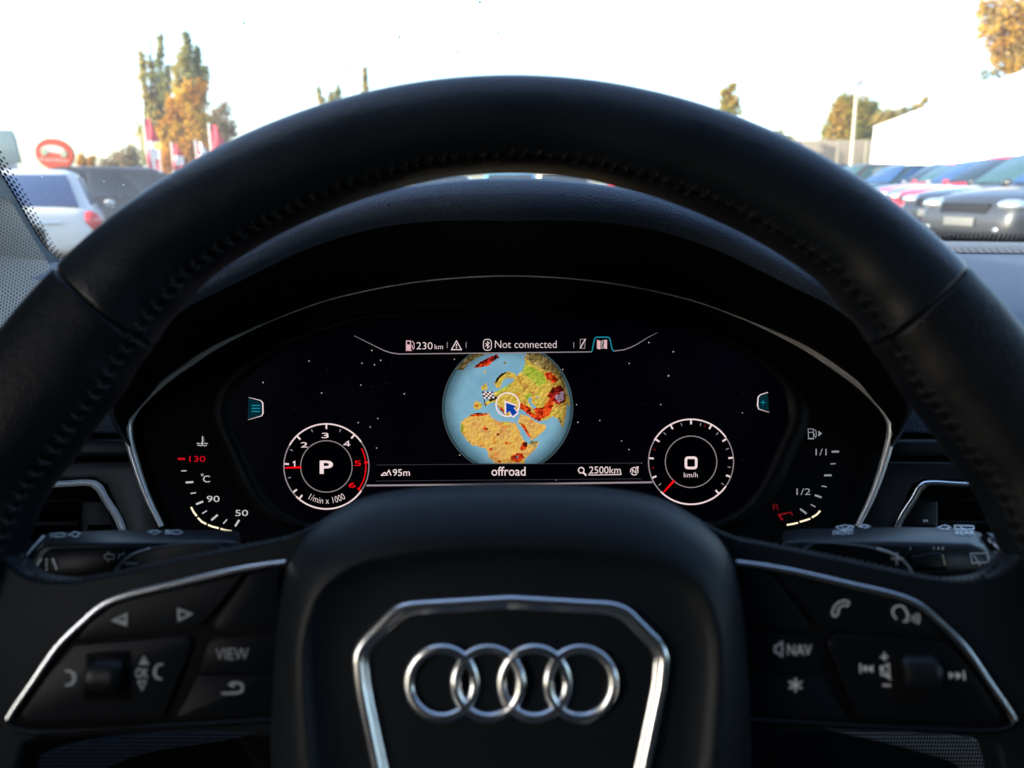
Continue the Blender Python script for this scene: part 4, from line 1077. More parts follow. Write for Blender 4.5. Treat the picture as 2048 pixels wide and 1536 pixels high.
def dots_mat():
    m = bpy.data.materials.new('frit_dots'); m.use_nodes = True; nt = m.node_tree; nt.nodes.clear()
    out = N(nt, 'ShaderNodeOutputMaterial'); tr = N(nt, 'ShaderNodeBsdfTransparent'); df = N(nt, 'ShaderNodeBsdfDiffuse'); df.inputs[0].default_value = (.01, .01, .01, 1)
    tc = N(nt, 'ShaderNodeTexCoord'); sx = N(nt, 'ShaderNodeSeparateXYZ'); nt.links.new(tc.outputs['UV'], sx.inputs[0])
    mx = N(nt, 'ShaderNodeMixShader')
    # uv: x along (cells), y across (cells); staggered dots which shrink with distance from the edge
    fl_ = N(nt, 'ShaderNodeMath', operation='FLOOR'); nt.links.new(sx.outputs['Y'], fl_.inputs[0])
    md = N(nt, 'ShaderNodeMath', operation='MULTIPLY'); md.inputs[1].default_value = .5; nt.links.new(fl_.outputs[0], md.inputs[0])
    ad = N(nt, 'ShaderNodeMath', operation='ADD'); nt.links.new(sx.outputs['X'], ad.inputs[0]); nt.links.new(md.outputs[0], ad.inputs[1])
    def cen(o):
        f = N(nt, 'ShaderNodeMath', operation='FRACT'); nt.links.new(o, f.inputs[0]); s = N(nt, 'ShaderNodeMath', operation='SUBTRACT'); s.inputs[1].default_value = .5; nt.links.new(f.outputs[0], s.inputs[0])
        p = N(nt, 'ShaderNodeMath', operation='POWER'); p.inputs[1].default_value = 2; nt.links.new(s.outputs[0], p.inputs[0]); return p.outputs[0]
    a = N(nt, 'ShaderNodeMath', operation='ADD'); nt.links.new(cen(ad.outputs[0]), a.inputs[0]); nt.links.new(cen(sx.outputs['Y']), a.inputs[1])
    sq = N(nt, 'ShaderNodeMath', operation='SQRT'); nt.links.new(a.outputs[0], sq.inputs[0])
    mr = N(nt, 'ShaderNodeMapRange'); mr.inputs['From Max'].default_value = 4.5; mr.inputs['To Min'].default_value = .56; mr.inputs['To Max'].default_value = .16; nt.links.new(sx.outputs['Y'], mr.inputs['Value'])
    lt = N(nt, 'ShaderNodeMath', operation='LESS_THAN'); nt.links.new(sq.outputs[0], lt.inputs[0]); nt.links.new(mr.outputs['Result'], lt.inputs[1])
    nt.links.new(lt.outputs[0], mx.inputs[0]); nt.links.new(tr.outputs[0], mx.inputs[1]); nt.links.new(df.outputs[0], mx.inputs[2]); nt.links.new(mx.outputs[0], out.inputs[0])
    return m
M['dots'] = dots_mat()
def frit_strip(path, inward, width, cells=6, cell=.0032, lift=0):
    d = 0; uv = []; A = []; B_ = []
    for i, p in enumerate(path):
        if i: d += (p - path[i - 1]).length
        A.append(p + Vector((0, -.002, -.002))); B_.append(p + inward(i) * width + Vector((0, -.002, -.002))); 
    d = 0; u = []
    for i, p in enumerate(path):
        if i: d += (p - path[i - 1]).length
        u.append(d / cell)
    mb = MB(); mb.loft([A, B_], False)
    return mb, [(x, 0) for x in u] + [(x, cells) for x in u]
mb, uv = frit_strip(edge, lambda i: Vector((1, .15, 0)).normalized(), .0135, 4, .0088)
mb.build('frit_band', M['dots'], wind, uvs=uv)
base = [Vector((x, yb(x) - .012, ZB + .012 * RAKE + .002)) for x in [-.45 + 1.7 * i / 80 for i in range(81)]]
mb, uv = frit_strip(base, lambda i: Vector((0, -1, RAKE)).normalized(), .030, 4, .0060)
mb.build('frit_band', M['dots'], wind, uvs=uv)
# insect specks and dust on the glass
insm = pr('dried_insect', (.03, .025, .02), .9)
for px, py, r in [(960, 6, .0011), (800, 75, .001), (997, 68, .0009), (915, 106, .001), (1945, 262, .0016), (704, 142, .0009), (490, 48, .0009), (642, 173, .0008)]:
    p = hit_glass(px, py) - Vector((0, .003, 0)); mb = MB(); mb.ball(p, (r, r * .6, r * .7), 6, 4); mb.build('insect_speck', insm, wind)
mb = MB(); rnd = random.Random(3)
for _ in range(40):
    p = hit_glass(rnd.uniform(20, 330), rnd.uniform(340, 500)) - Vector((0, .002, 0)); r = rnd.uniform(.0001, .00028); mb.ball(p, r, 5, 3)
for px, py in ((210, 363), (249, 370), (219, 400), (228, 415), (86, 354)):
    mb.ball(hit_glass(px, py) - Vector((0, .002, 0)), .0005, 6, 4)
mb.build('dust_specks', pr('pale_dust', (.8, .8, .78), .8), wind)['kind'] = 'stuff'

cab = thing('car_cabin', 'grey cloth covered windscreen pillar at the left with the dark cabin around the driver', 'car cabin', (XC, 0, .2))
def knit_mat():
    m, nt, b = mat_new('knitted_pillar_cloth'); setp(b, **{'Roughness': .95, 'Specular IOR Level': .1})
    tc = N(nt, 'ShaderNodeTexCoord'); sx = N(nt, 'ShaderNodeSeparateXYZ'); nt.links.new(tc.outputs['UV'], sx.inputs[0])
    fl_ = N(nt, 'ShaderNodeMath', operation='FLOOR'); nt.links.new(sx.outputs['X'], fl_.inputs[0]); md = N(nt, 'ShaderNodeMath', operation='MULTIPLY'); md.inputs[1].default_value = .5; nt.links.new(fl_.outputs[0], md.inputs[0])
    ad = N(nt, 'ShaderNodeMath', operation='ADD'); nt.links.new(sx.outputs['Y'], ad.inputs[0]); nt.links.new(md.outputs[0], ad.inputs[1])
    def si(o, k):
        a = N(nt, 'ShaderNodeMath', operation='FRACT'); nt.links.new(o, a.inputs[0]); s = N(nt, 'ShaderNodeMath', operation='MULTIPLY'); s.inputs[1].default_value = PI; nt.links.new(a.outputs[0], s.inputs[0])
        c = N(nt, 'ShaderNodeMath', operation='SINE'); nt.links.new(s.outputs[0], c.inputs[0]); return c.outputs[0]
    mu = N(nt, 'ShaderNodeMath', operation='MULTIPLY'); nt.links.new(si(sx.outputs['X'], 1), mu.inputs[0]); nt.links.new(si(ad.outputs[0], 1), mu.inputs[1])
    cr_ = N(nt, 'ShaderNodeValToRGB'); cr_.color_ramp.elements[0].position = .15; cr_.color_ramp.elements[0].color = (.50, .42, .33, 1); cr_.color_ramp.elements[1].position = .75; cr_.color_ramp.elements[1].color = (.14, .12, .095, 1)
    nt.links.new(mu.outputs[0], cr_.inputs[0]); nt.links.new(cr_.outputs[0], b.inputs['Base Color'])
    return m
rows = [edge]
def pil(i, dx, dy, dz=0): return edge[i] + Vector((dx, dy, dz))
NE = len(edge)
pr_rows = [[pil(i, 0, 0) for i in range(NE)], [pil(i, .002, -.006) for i in range(NE)], [pil(i, -.004, -.016, -.001) for i in range(NE)], [pil(i, -.0095, -.022, -.002) for i in range(NE)]]
mb = MB(); mb.loft(pr_rows, False); mb.build('pillar_edge', M['pillarplastic'], cab)
offs = [(-.0095, -.020, -.002), (-.011, -.026, -.002), (-.03, -.042, -.002), (-.06, -.075, -.002), (-.085, -.13, -.002), (-.095, -.20, -.002), (-.10, -.30, -.002)]
rws = [[pil(i, *o) for i in range(NE)] for o in offs]; uv = []
acc = 0
for j, o in enumerate(offs):
    if j: acc += (Vector(o) - Vector(offs[j - 1])).length
    d = 0
    for i in range(NE):
        if i: d += (edge[i] - edge[i - 1]).length
        uv.append((acc / .0034, d / .0042))
mb = MB(); mb.loft(rws, False); mb.build('pillar_cloth', knit_mat(), cab, uvs=uv)
lft = [(-70, 330 + 43 * k) for k in range(12)]
rgt = resample(cr([(2, 372), (33, 421), (66, 476), (100, 532), (124, 580), (132, 650), (110, 740), (60, 800)], 6), 12)
rws2 = []; uv = []
for k in range(12):
    Yk = .80 - .25 * (k / 11); row = []
    for q in range(12):
        t = q / 11; x = lft[k][0] * (1 - t) + rgt[k][0] * t; y = lft[k][1] * (1 - t) + rgt[k][1] * t
        an = PITCH - math.atan((768 - y) / FPX); Yd = .085 * .9 / math.tan(max(.05, an)); row.append(far(x, y, min(.79, Yd) - .05 * (1 - t) - .012)); uv.append((x / 6 + y / 50, y / 7.0))
    rws2.append(row)
mb = MB(); mb.loft(rws2, False); mb.build('pillar_foot', knit_mat(), cab, uvs=uv)
# lower continuation of the pillar beside the dashboard
mb = MB()
mb.box((-.66, .45, .75), (.06, 1.2, .50)); mb.build('door_card', M['cabdark'], cab, bevel=.01)
mb = MB(); mb.box((1.40, .1, .55), (.06, 2.6, .85)); mb.build('door_card', M['cabdark'], cab, bevel=.01)
mb = MB(); mb.box((-.66, -.9, .55), (.06, 1.5, .85)); mb.build('door_card', M['cabdark'], cab, bevel=.01)
top = edge[-1]
ZR = top.z + .01
mb = MB(); mb.box((XC, (top.y - 2.4) / 2, ZR + .03), (2.1, 2.4 + top.y, .05)); mb.build('roof_lining', M['liner'], cab, bevel=.01)
mb = MB(); mb.box((XC, -2.2, .74), (2.1, .1, 1.48)); mb.build('closed_rear_wall', M['cabdark'], cab)  # unseen rear wall, window opening closed to cut fill from behind
mb = MB(); mb.box((XC, -.3, .15), (2.1, 4.0, .06)); mb.build('cabin_floor', M['cabdark'], cab)
mb = MB(); mb.box((-.64, .14, 1.2), (.06, .66, .6)); mb.build('side_light_block', M['cabdark'], cab); mb = MB(); mb.box((-.64, -1.42, 1.2), (.06, 1.75, .6)); mb.build('side_light_block', M['cabdark'], cab)  # unseen panels added to close the left windows and keep sun off the wheel
mb = MB(); mb.box((1.38, -1.6, 1.2), (.06, 1.44, .6)); mb.build('side_light_block', M['cabdark'], cab); mb = MB(); mb.box((1.38, -.75, 1.2), (.06, .25, .6)); mb.build('side_light_block', M['cabdark'], cab)  # unseen right side panels added to cut light from the rear windows
mb = MB(); mb.box((-.62, -.7, 1.415), (.10, 2.6, .13)); mb.build('roof_rail_light_block', M['cabdark'], cab, bevel=.01)  # unseen rails added to narrow the light through the side windows
mb = MB(); mb.box((1.36, -.7, 1.415), (.10, 2.6, .13)); mb.build('roof_rail_light_block', M['cabdark'], cab, bevel=.01)
mb = MB(); mb.box((0.0, -.55, .85), (.55, .12, .75)); mb.box((.74, -.55, .85), (.55, .12, .75)); mb.build('seat_back', M['cabdark'], cab, bevel=.03)
mb = MB(); mb.loft([[Vector((2 * XC - p.x, p.y, p.z)) for p in r] for r in rws], False); mb.build('pillar_cloth', M['liner'], cab)
mb = MB(); mb.box((XC, 1.32, .6), (2.0, .1, .7)); mb.build('firewall', M['cabdark'], cab)

# ================================================================== OUTSIDE
def sky_world():
    w = bpy.data.worlds.new('World'); sc.world = w; w.use_nodes = True; nt = w.node_tree
    bg = nt.nodes['Background']; s = nt.nodes.new('ShaderNodeTexSky'); s.sky_type = 'NISHITA'; s.sun_disc = False
    s.sun_elevation = math.radians(24); s.sun_rotation = math.radians(SUN_AZ); s.air_density = 1.0; s.dust_density = 2.2; s.ozone_density = 2.0
    nt.links.new(s.outputs[0], bg.inputs[0]); bg.inputs[1].default_value = .15
SUN_AZ = 250
sky_world()
sl_ = bpy.data.lights.new('sun', 'SUN'); sl_.energy = 2.8; sl_.angle = math.radians(.5); sl_.color = (1, .88, .68)
so = bpy.data.objects.new('sun', sl_); COL.objects.link(so)
el = math.radians(24); az = math.radians(SUN_AZ)
sd = Vector((math.sin(az) * math.cos(el), math.cos(az) * math.cos(el), math.sin(el)))
so.rotation_euler = sd.to_track_quat('Z', 'Y').to_euler(); so.location = (0, 0, 30)

asph = pr('worn_asphalt', (.075, .072, .068), .85, bump=(40, .5, .01, 'noise'), var=.3, vscale=1.2)
mb = MB(); G = 600
mb.add([(-G, -60, gz(-G)), (G, -60, gz(G)), (G, 2 * G, gz(G)), (-G, 2 * G, gz(-G))], [(0, 1, 2, 3)])
g = mb.build('ground', asph, None, smooth=False); g['kind'] = 'structure'
mb = MB()
for i in range(9):
    y = 9 + i * 2.55; x = 8.3 + (y - 9.6) * .36
    mb.add([(x - 1.5, y - .06, gz(x - 1.5) + .004), (x + 4.0, y + 1.9, gz(x + 4) + .004), (x + 4.0, y + 2.02, gz(x + 4) + .004), (x - 1.5, y + .06, gz(x - 1.5) + .004)], [(0, 1, 2, 3)])
g = mb.build('parking_lines', pr('white_road_paint', (.6, .6, .58), .8), None, smooth=False); g['kind'] = 'structure'

glassm = pr('car_window_glass', (.012, .02, .025), .05, spec=.8)
blueg = pr('blue_tinted_car_glass', (.02, .055, .14), .08, spec=.8)
tealg = pr('teal_tinted_car_glass', (.03, .07, .075), .1, spec=.7)
tyre = pr('tyre_rubber', (.02, .02, .02), .85)
rimm = pr('alloy_rim', (.5, .5, .52), .3, metal=1)
lampm = pr('clear_headlamp', (.75, .77, .8), .06, metal=.85)
redl = pr('red_tail_lamp', (.55, .01, .015), .12, spec=.8)
grillm = pr('black_grille', (.004, .004, .0045), .7, spec=.2)
platem = pr('number_plate_white', (.12, .12, .115), .5)
def paint(name, c, rough=.28, metal=.3): return pr(name, c, rough, metal=metal, coat=.3)

def make_car(name, label, cat, pos, heading, body_m, L=4.4, W=1.8, H=1.46, glass=None, group=None, suv=False, plate_txt=None):
    """heading: direction of the bonnet, radians from +Y counter-clockwise"""
    glass = glass or glassm
    root = thing(name, label, cat, pos, group)
    Rm = Matrix.Rotation(heading, 3, 'Z'); O = Vector(pos)
    def P(x, y, z): return O + Rm @ Vector((x, y, z))
    h = W / 2; hb = .98 if suv else .92
    st = [(-.5, .50, .80, .40), (-.492, .86, .88, .30), (-.47, hb * .99, .93, .26), (-.40, hb * 1.02, .98, .22), (-.2, hb * 1.01, 1, .20), (.05, hb, 1, .20), (.17, hb * .98, 1, .20), (.28, hb * .95, 1, .21), (.40, hb * .88, .97, .22), (.46, hb * .80, .92, .24), (.49, hb * .68, .84, .27), (.5, hb * .5, .74, .34)]
    rings = []
    for t, top, w, bt in st:
        y = t * L; w = w * h
        prof = [(-w * .9, bt), (-w * .985, bt + .08), (-w, bt + (top - bt) * .45), (-w * .985, bt + (top - bt) * .75), (-w * .93, top - .03), (-w * .80, top + .005), (-w * .4, top + .025), (0, top + .03)]
        prof = prof + [(-a, b) for a, b in prof[::-1][1:]]
        rings.append([P(a, y, b) for a, b in prof])
    mb = MB(); mb.loft(rings, True, True, True)
    body = mb.build('body', body_m, root, sub=1)
    # greenhouse
    yf0, yf1, yr1, yr0 = .20 * L, .03 * L, (-.40 if suv else -.30) * L, (-.47 if suv else -.45) * L
    gw0, gw1 = h * .90, h * .70; zt = H
    def gh(t):   # t 0 belt .. 1 roof
        return (yf0 + (yf1 - yf0) * t, yr0 + (yr1 - yr0) * t, gw0 + (gw1 - gw0) * t, hb - .03 + (zt - .05 - hb + .03) * t)
    rings = []
    for t in (0, .5, 1.0):
        f, r, w, z = gh(t); k = 7; bow = .10
        ring = [P(-w, f - .12, z), P(-w * .7, f - .02, z), P(0, f + .03, z), P(w * .7, f - .02, z), P(w, f - .12, z), P(w, (f + r) / 2, z), P(w, r + .12, z), P(w * .7, r + .02, z), P(0, r - .02, z), P(-w * .7, r + .02, z), P(-w, r + .12, z), P(-w, (f + r) / 2, z)]
        rings.append(ring)
    f, r, w, z = gh(1.0)
    rings.append([P(x * .8, y, zt) for x, y in [(-w, f - .28), (-w * .7, f - .22), (0, f - .2), (w * .7, f - .22), (w, f - .28), (w, (f + r) / 2), (w, r + .28), (w * .7, r + .22), (0, r + .2), (-w * .7, r + .22), (-w, r + .28), (-w, (f + r) / 2)]])
    mb = MB(); mb.loft(rings, True, False, True)
    mb.build('roof', body_m, root, bevel=.02, seg=2, angle=20)
    # windows
    def quad(nm, pts, m=glass):
        pts = [Vector(p) for p in pts]; n = (pts[1] - pts[0]).cross(pts[2] - pts[0]).normalized(); ctr = sum(pts, Vector()) / 4
        if n.dot(ctr - P(0, -.05 * L, 1.0)) < 0: n = -n
        mb = MB(); o_ = [p + n * .022 for p in pts]; i_ = [p - n * .02 for p in pts]
        mb.add(o_ + i_, [(0, 1, 2, 3), (7, 6, 5, 4), (0, 4, 5, 1), (1, 5, 6, 2), (2, 6, 7, 3), (3, 7, 4, 0)])
        return mb.build(nm, m, root, bevel=.012, seg=2)
    def gp(sx, which, t, dy=0):
        f, r, w, z = gh(t); return P(sx * w, (f if which == 'f' else r) + dy, z)
    a, b = .10, .93
    def fw(s, t): f, r, w, z = gh(t); return P(s * w * .84, f + .0, z)
    quad('windscreen', [fw(-1, a), fw(1, a), fw(1, b), fw(-1, b)])
    def rw(s, t): f, r, w, z = gh(t); return P(s * w * .84, r - .0, z)
    quad('rear_window', [rw(-1, a), rw(1, a), rw(1, b), rw(-1, b)])
    for s in (-1, 1):
        def sw(u, t): f, r, w, z = gh(t); return P(s * w, (r + .16) + ((f - .16) - (r + .16)) * u, z)
        cuts = [(0.0, .27), (.31, .62), (.66, 1.0)] if suv else [(.06, .50), (.54, 1.0)]
        for u0, u1 in cuts:
            quad('side_window', [sw(u0, .12), sw(u1, .12), sw(u1, .88), sw(u0, .88)])
    # wheels
    for sx in (-1, 1):
        for ty in (-.31, .305):
            c0 = P(sx * (h - .20), ty * L, .33); c1 = P(sx * (h + .005), ty * L, .33)
            mb = MB(); ax = (c1 - c0).normalized(); u = Vector((0, 0, 1)); w_ = ax.cross(u)
            def ringc(c, r): return [c + u * (r * math.cos(2 * PI * k / 28)) + w_ * (r * math.sin(2 * PI * k / 28)) for k in range(28)]
            mb.loft([ringc(c0, .33), ringc(c1 - ax * .03, .33), ringc(c1, .30), ringc(c1, .23)], True, True, False)
            wh = mb.build('wheel', tyre, root); sub_of(wh, root)
            mb = MB(); mb.loft([ringc(c1, .23), ringc(c1 - ax * .03, .21), ringc(c1 - ax * .02, .06), ringc(c1 + ax * .005, .04)], True, False, True)
            mb.build('rim', rimm, wh)
            mb = MB(); mb.loft([ringc(c0, .37), ringc(c1 - ax * .012, .37)], True, True, True); mb.build('wheel_arch', grillm, root)
    # lamps, grille, plates, mirrors
    fr3 = (Rm @ Vector((1, 0, 0)), Rm @ Vector((0, 1, 0)), Vector((0, 0, 1)))
    for s in (-1, 1):
        mb = MB(); mb.ball(P(s * h * .70, .462 * L, hb * .73), (.19, .16, .075), 14, 8, frame=(fr3[0], fr3[1], fr3[2])); mb.build('headlight', lampm, root)
        mb = MB(); mb.ball(P(s * h * .88, -.465 * L, hb * .80), (.15, .13, .15), 12, 8, frame=fr3); mb.build('tail_light', redl, root)
        mb = MB(); mb.ball(P(s * (h + .09), .13 * L, hb + .03), (.09, .05, .06), 10, 6, frame=fr3); mb.build('side_mirror', body_m, root)
        mb = MB(); mb.ball(P(s * h * .62, .485 * L, .38), (.09, .06, .05), 10, 6, frame=fr3); mb.build('fog_light', lampm, root)
    def boxp(nm, c, dx, dy, dz, m, bev=.01):
        mb = MB(); mb.add([P(c[0] + sx * dx / 2, c[1] + sy * dy / 2, c[2] + sz * dz / 2) for sx in (-1, 1) for sy in (-1, 1) for sz in (-1, 1)], [(0, 1, 3, 2), (4, 6, 7, 5), (0, 4, 5, 1), (2, 3, 7, 6), (0, 2, 6, 4), (1, 5, 7, 3)])
        return mb.build(nm, m, root, bevel=bev, seg=2)
    boxp('grille', (0, .484 * L, hb * .62), W * .44, .09, .24, grillm, .02)
    boxp('front_plate', (0, .5 * L + .012, hb * .50), .50, .02, .11, platem, .004)
    boxp('bumper_intake', (0, .488 * L, .33), W * .6, .08, .10, grillm, .02)
    boxp('rear_plate', (0, -.5 * L - .006, hb * .66), .50, .02, .11, platem, .004)
    boxp('boot_trim', (0, -.492 * L - .02, hb * .80), W * .50, .05, .035, M['chrome'], .01)
    return root

whitep = paint('white_car_paint', (.52, .51, .49), .3, 0)
greyp = paint('grey_car_paint', (.05, .052, .056), .35, .5)
darkp = paint('anthracite_car_paint', (.035, .04, .047), .25, .5)
silverp = paint('silver_car_paint', (.20, .215, .235), .3, .7)
bluep = paint('pale_blue_car_paint', (.12, .33, .45), .3, .2)
navyp = paint('dark_teal_car_paint', (.02, .045, .06), .25, .3)
redp = paint('red_car_paint', (.5, .012, .025), .25, .1)
beigep = paint('beige_car_paint', (.6, .5, .38), .3, .1)
GL = 'cars parked in the row on the left'
def at(px, Y):
    p = far(px, 400, Y); return (p.x, Y, gz(p.x))
make_car('parked_car', 'white saloon seen from behind with a red tail lamp, beside the grey cloth pillar', 'car', (-7.75, 12.7, gz(-7.75)), math.radians(26), whitep, 4.4, 1.92, 1.47, blueg, GL)
make_car('parked_car', 'grey estate with dark side windows just right of the white saloon', 'car', (-7.7, 16.8, gz(-7.7)), math.radians(-62), greyp, 4.7, 1.85, 1.62, glassm, GL, suv=True)
GM = 'cars parked straight ahead behind the wheel rim'
for lab, X, m_, H_ in (('dark teal car glimpsed between wheel rim and instrument hood', -1.75, navyp, 1.42), ('pale blue car glimpsed in the middle of the gap under the wheel rim', -.05, bluep, 1.45), ('beige car glimpsed right of the pale blue one under the rim', 1.28, beigep, 1.44), ('red car glimpsed at the right end of the gap under the rim', 3.15, redp, 1.43)):
    make_car('parked_car', lab, 'car', (X, 21.0, gz(X)), math.radians(0), m_, 4.3, 1.78, H_, glassm, GM)
GRr = 'cars parked in the row on the right'; GLS = [blueg, blueg, tealg, glassm, blueg, tealg, glassm, blueg, tealg, glassm]
rowR = [((7.7, 7.9), whitep, 1.40, 'white car at the right picture edge with a big glaring front lamp', False),
        ((7.9, 10.5), greyp, 1.48, 'dark grey saloon with a wide grille, nearest whole car in the right row', False),
        ((8.9, 13.1), darkp, 1.46, 'anthracite car with a glaring front lamp directly beyond the dark grey saloon', False),
        ((9.9, 15.7), redp, 1.47, 'red car whose roof and pillar show above the anthracite car', False),
        ((10.9, 18.3), silverp, 1.46, 'silver car between the two red cars of the right row', False),
        ((11.9, 20.9), redp, 1.46, 'red car with only its bonnet showing beside the wheel rim', False),
        ((12.9, 23.5), silverp, 1.5, 'silver car beyond the red bonnet in the right row', False),
        ((12.9, 26.3), navyp, 1.5, 'dark teal car far down the right row', False),
        ((12.8, 29.1), greyp, 1.62, 'grey estate next to last in the right row, its roof just above the wheel rim', True),
        ((12.7, 31.9), darkp, 1.66, 'tall anthracite estate at the far end of the right row, under the beige hall', True)]
for ci, ((x, y), m_, H_, lab, suv) in enumerate(rowR):
    make_car('parked_car', lab, 'car', (x, y, gz(x)), math.radians(102), m_, 4.3, 1.8, H_, GLS[ci], GRr, suv)

# delivery van far left
vx = far(-60, 400, 17).x
van = thing('delivery_van', 'tall white van with a dark rear window at the left picture edge', 'van', (vx, 17, gz(vx)))
def vbox(nm, c, d, m_, bev=.05): mb = MB(); mb.box(Vector(van.location) + Matrix.Rotation(math.radians(36), 3, 'Z') @ Vector(c), d, rot=math.radians(36)); return mb.build(nm, m_, van, bevel=bev, seg=3)
vbox('body', (0, 2.4, 1.45), (2.0, 4.8, 2.1), whitep, .12)
w0 = far(-60, 262, 16.98); 
mb = MB(); pts = [(-120, 258), (22, 260), (30, 275), (42, 326), (-120, 328)]
A = [far(x, y, 16.97) for x, y in pts]; B_ = [p + Vector((0, .06, 0)) for p in A]
mb.loft([A, B_], True, True, True); mb.build('rear_window', pr('grey_green_van_glass', (.10, .16, .18), .2), van, bevel=.02)
for s in (-1, 1):
    mb = MB(); c = Vector(van.location) + Vector((s * .85, .8, .33)); mb.tube([c - Vector((.11, 0, 0)), c + Vector((.11, 0, 0))], .33, 24); mb.build('wheel', tyre, van)

# round red sign
sgY = 15.6
sp = far(108, 308, sgY); sgx = sp.x; gpos = (sgx, sgY, gz(sgx))
sign = thing('round_sign', 'round red advertising sign with white lettering on a pole above the white saloon', 'sign', gpos)
mb = MB(); mb.tube([(sgx + .12, sgY + .06, gz(sgx)), (sgx + .12, sgY + .06, sp.z - .2)], .05, 10); mb.build('pole', pr('galvanised_pole', (.5, .5, .48), .5, metal=.6), sign)
red_s = pr('red_sign_paint', (.33, .024, .003), .6, spec=.2); wh_s = pr('white_sign_paint', (.4, .4, .36), .5); gr_s = pr('grey_green_sign_print', (.22, .25, .17), .6)
K = 40; A = [far(108 + 38 * math.cos(2 * PI * i / K), 308 - 31 * math.sin(2 * PI * i / K) + 5 * math.cos(2 * PI * i / K), sgY) for i in range(K)]
mb = MB(); mb.loft([A, [p + Vector((0, .08, 0)) for p in A]], True, True, True); mb.build('panel', red_s, sign, smooth=False)
SGP = Plane((0, sgY, 0), (0, -1, 0))
ink = Ink(SGP, .01)
ink.fill([(80, 300), (84, 294), (92, 291), (103, 290), (116, 292), (126, 297), (134, 305), (132, 309), (118, 307), (100, 304), (84, 302)], 0)
ink.disc(88, 303, 7, 1, 12, ry=8, up=.004); ink.disc(127, 308, 6.5, 1, 12, ry=7, up=.004)
ink.text('Autodilum', 107, 319, 56, 8, 0, -.01, rot=-.06, up=.008)
ink.build('lettering', [wh_s, gr_s], sign)

# banner flags
redf = pr('red_banner_cloth', (.5, .04, .07), .8); whf = pr('white_banner_cloth', (.75, .72, .70), .8); polem = pr('white_flag_pole', (.6, .6, .58), .5)
for k, (px, top, w, Y, lab) in enumerate([(287, 238, 26, 38, 'tall red and white banner flag left of the orange tree'), (343, 288, 20, 46, 'short red and white banner flag, second from the left'), (391, 284, 22, 46, 'short red and white banner flag with a broad white field, third from the left'), (418, 250, 28, 40, 'tall red banner flag closest to the wheel rim')]):
    p = far(px, top, Y); base = Vector((p.x, Y, gz(p.x)))
    fl = thing('banner_flag', lab, 'flag', base, 'banner flags in front of the tall trees')
    mb = MB(); mb.tube([base, Vector((p.x, Y, p.z + .1))], .06, 8); mb.build('pole', polem, fl)
    q = far(px + w, top, Y); bt = far(px, 345, Y).z; bt = max(bt, gz(p.x) + .6)
    mb = MB(); rows = []
    for i in range(13):
        t = i / 12; z = p.z + (bt - p.z) * t
        rows.append([Vector((p.x + (q.x - p.x) * u * (.55 + .45 * min(1, t * 2.5)), Y + .12 * math.sin(u * 5 + t * 6), z)) for u in (0, .25, .5, .75, 1)])
    b0 = len(mb.f); mb.loft(rows, False)
    for fi in range(len(mb.f)):
        r_, c_ = fi // 4, fi % 4
        mb.m[fi] = 1 if (r_ in (5, 6, 7, 8) and c_ > 0 and k != 3) or (k == 2 and c_ > 1) or (k == 0 and r_ > 6 and c_ == 1) else 0
    mb.build('banner', [redf, whf], fl, solid=.01)
# yellow round traffic emblem next to the first flag
p = far(316, 292, 36); 
ysn = thing('yellow_road_sign', 'small round yellow sign on a thin post beside the tall left banner flag', 'sign', (p.x, 36, gz(p.x)))
mb = MB(); mb.tube([(p.x, 36.05, gz(p.x)), (p.x, 36.05, p.z)], .03, 8); mb.build('post', polem, ysn)
mb = MB(); mb.tube([(p.x, 36.0, p.z), (p.x, 35.96, p.z)], .16, 20, up=(0, 0, 1)); mb.build('disc', pr('yellow_sign_paint', (.8, .6, .08), .5), ysn)

# buildings on the right
def wallbox(root, nm, a, b, h, th, m_, z0=None):
    a = Vector(a); b = Vector(b); d = (b - a).normalized(); n = Vector((-d.y, d.x, 0)) * th
    if n.x < 0: n = -n
    za = gz(a.x) - .3
    mb = MB(); pts = [a, b, b + n, a + n]
    mb.loft([[Vector((p.x, p.y, za)) for p in pts], [Vector((p.x, p.y, h)) for p in pts]], True, True, True)
    return mb.build(nm, m_, root, bevel=.03, seg=1)
wa = far(1748, 255, 50); wb_ = far(2060, 140, 28)
hW = wa.z
bld = thing('white_hall', 'long white hall with a flat roof behind the right car row', 'building', (wa.x, 50, gz(wa.x)))
wallw = pr('white_rendered_wall', (.82, .82, .80), .7, var=.05, vscale=.5)
k = (hW - CAM.z) / (far(2060, 140, 28).z - CAM.z)
Yb = 28 * k; wb2 = far(2060, 140, Yb)
wallbox(bld, 'wall', (wa.x, 50, 0), (wb2.x, Yb, 0), hW, 14, wallw)
mb = MB(); a = Vector((wa.x, 50, hW)); b = Vector((wb2.x, Yb, hW)); mb.tube([a, b], .05, 6); mb.build('roof_edge', wallw, bld)
ba = far(1540, 282, 66); bb = far(1752, 278, 62)
b2 = thing('beige_hall', 'low beige industrial hall beneath the green tree, beside the lamp post', 'building', (ba.x, 66, gz(ba.x)))
wallbox(b2, 'wall', (ba.x - 6, 66, 0), (bb.x + 3, 62, 0), bb.z, 12, pr('beige_cladding', (.19, .16, .12), .8, var=.12, vscale=.4))
pipem = pr('cream_downpipe', (.24, .21, .16), .6)
for px in (1600, 1678, 1735):
    a_ = far(px, 283, 61.9); mb = MB(); mb.box((a_.x, a_.y, (a_.z + gz(a_.x)) / 2), (.22, .2, a_.z - gz(a_.x))); mb.build('downpipe', pipem, b2)
# left far low building
lb = far(150, 343, 70)
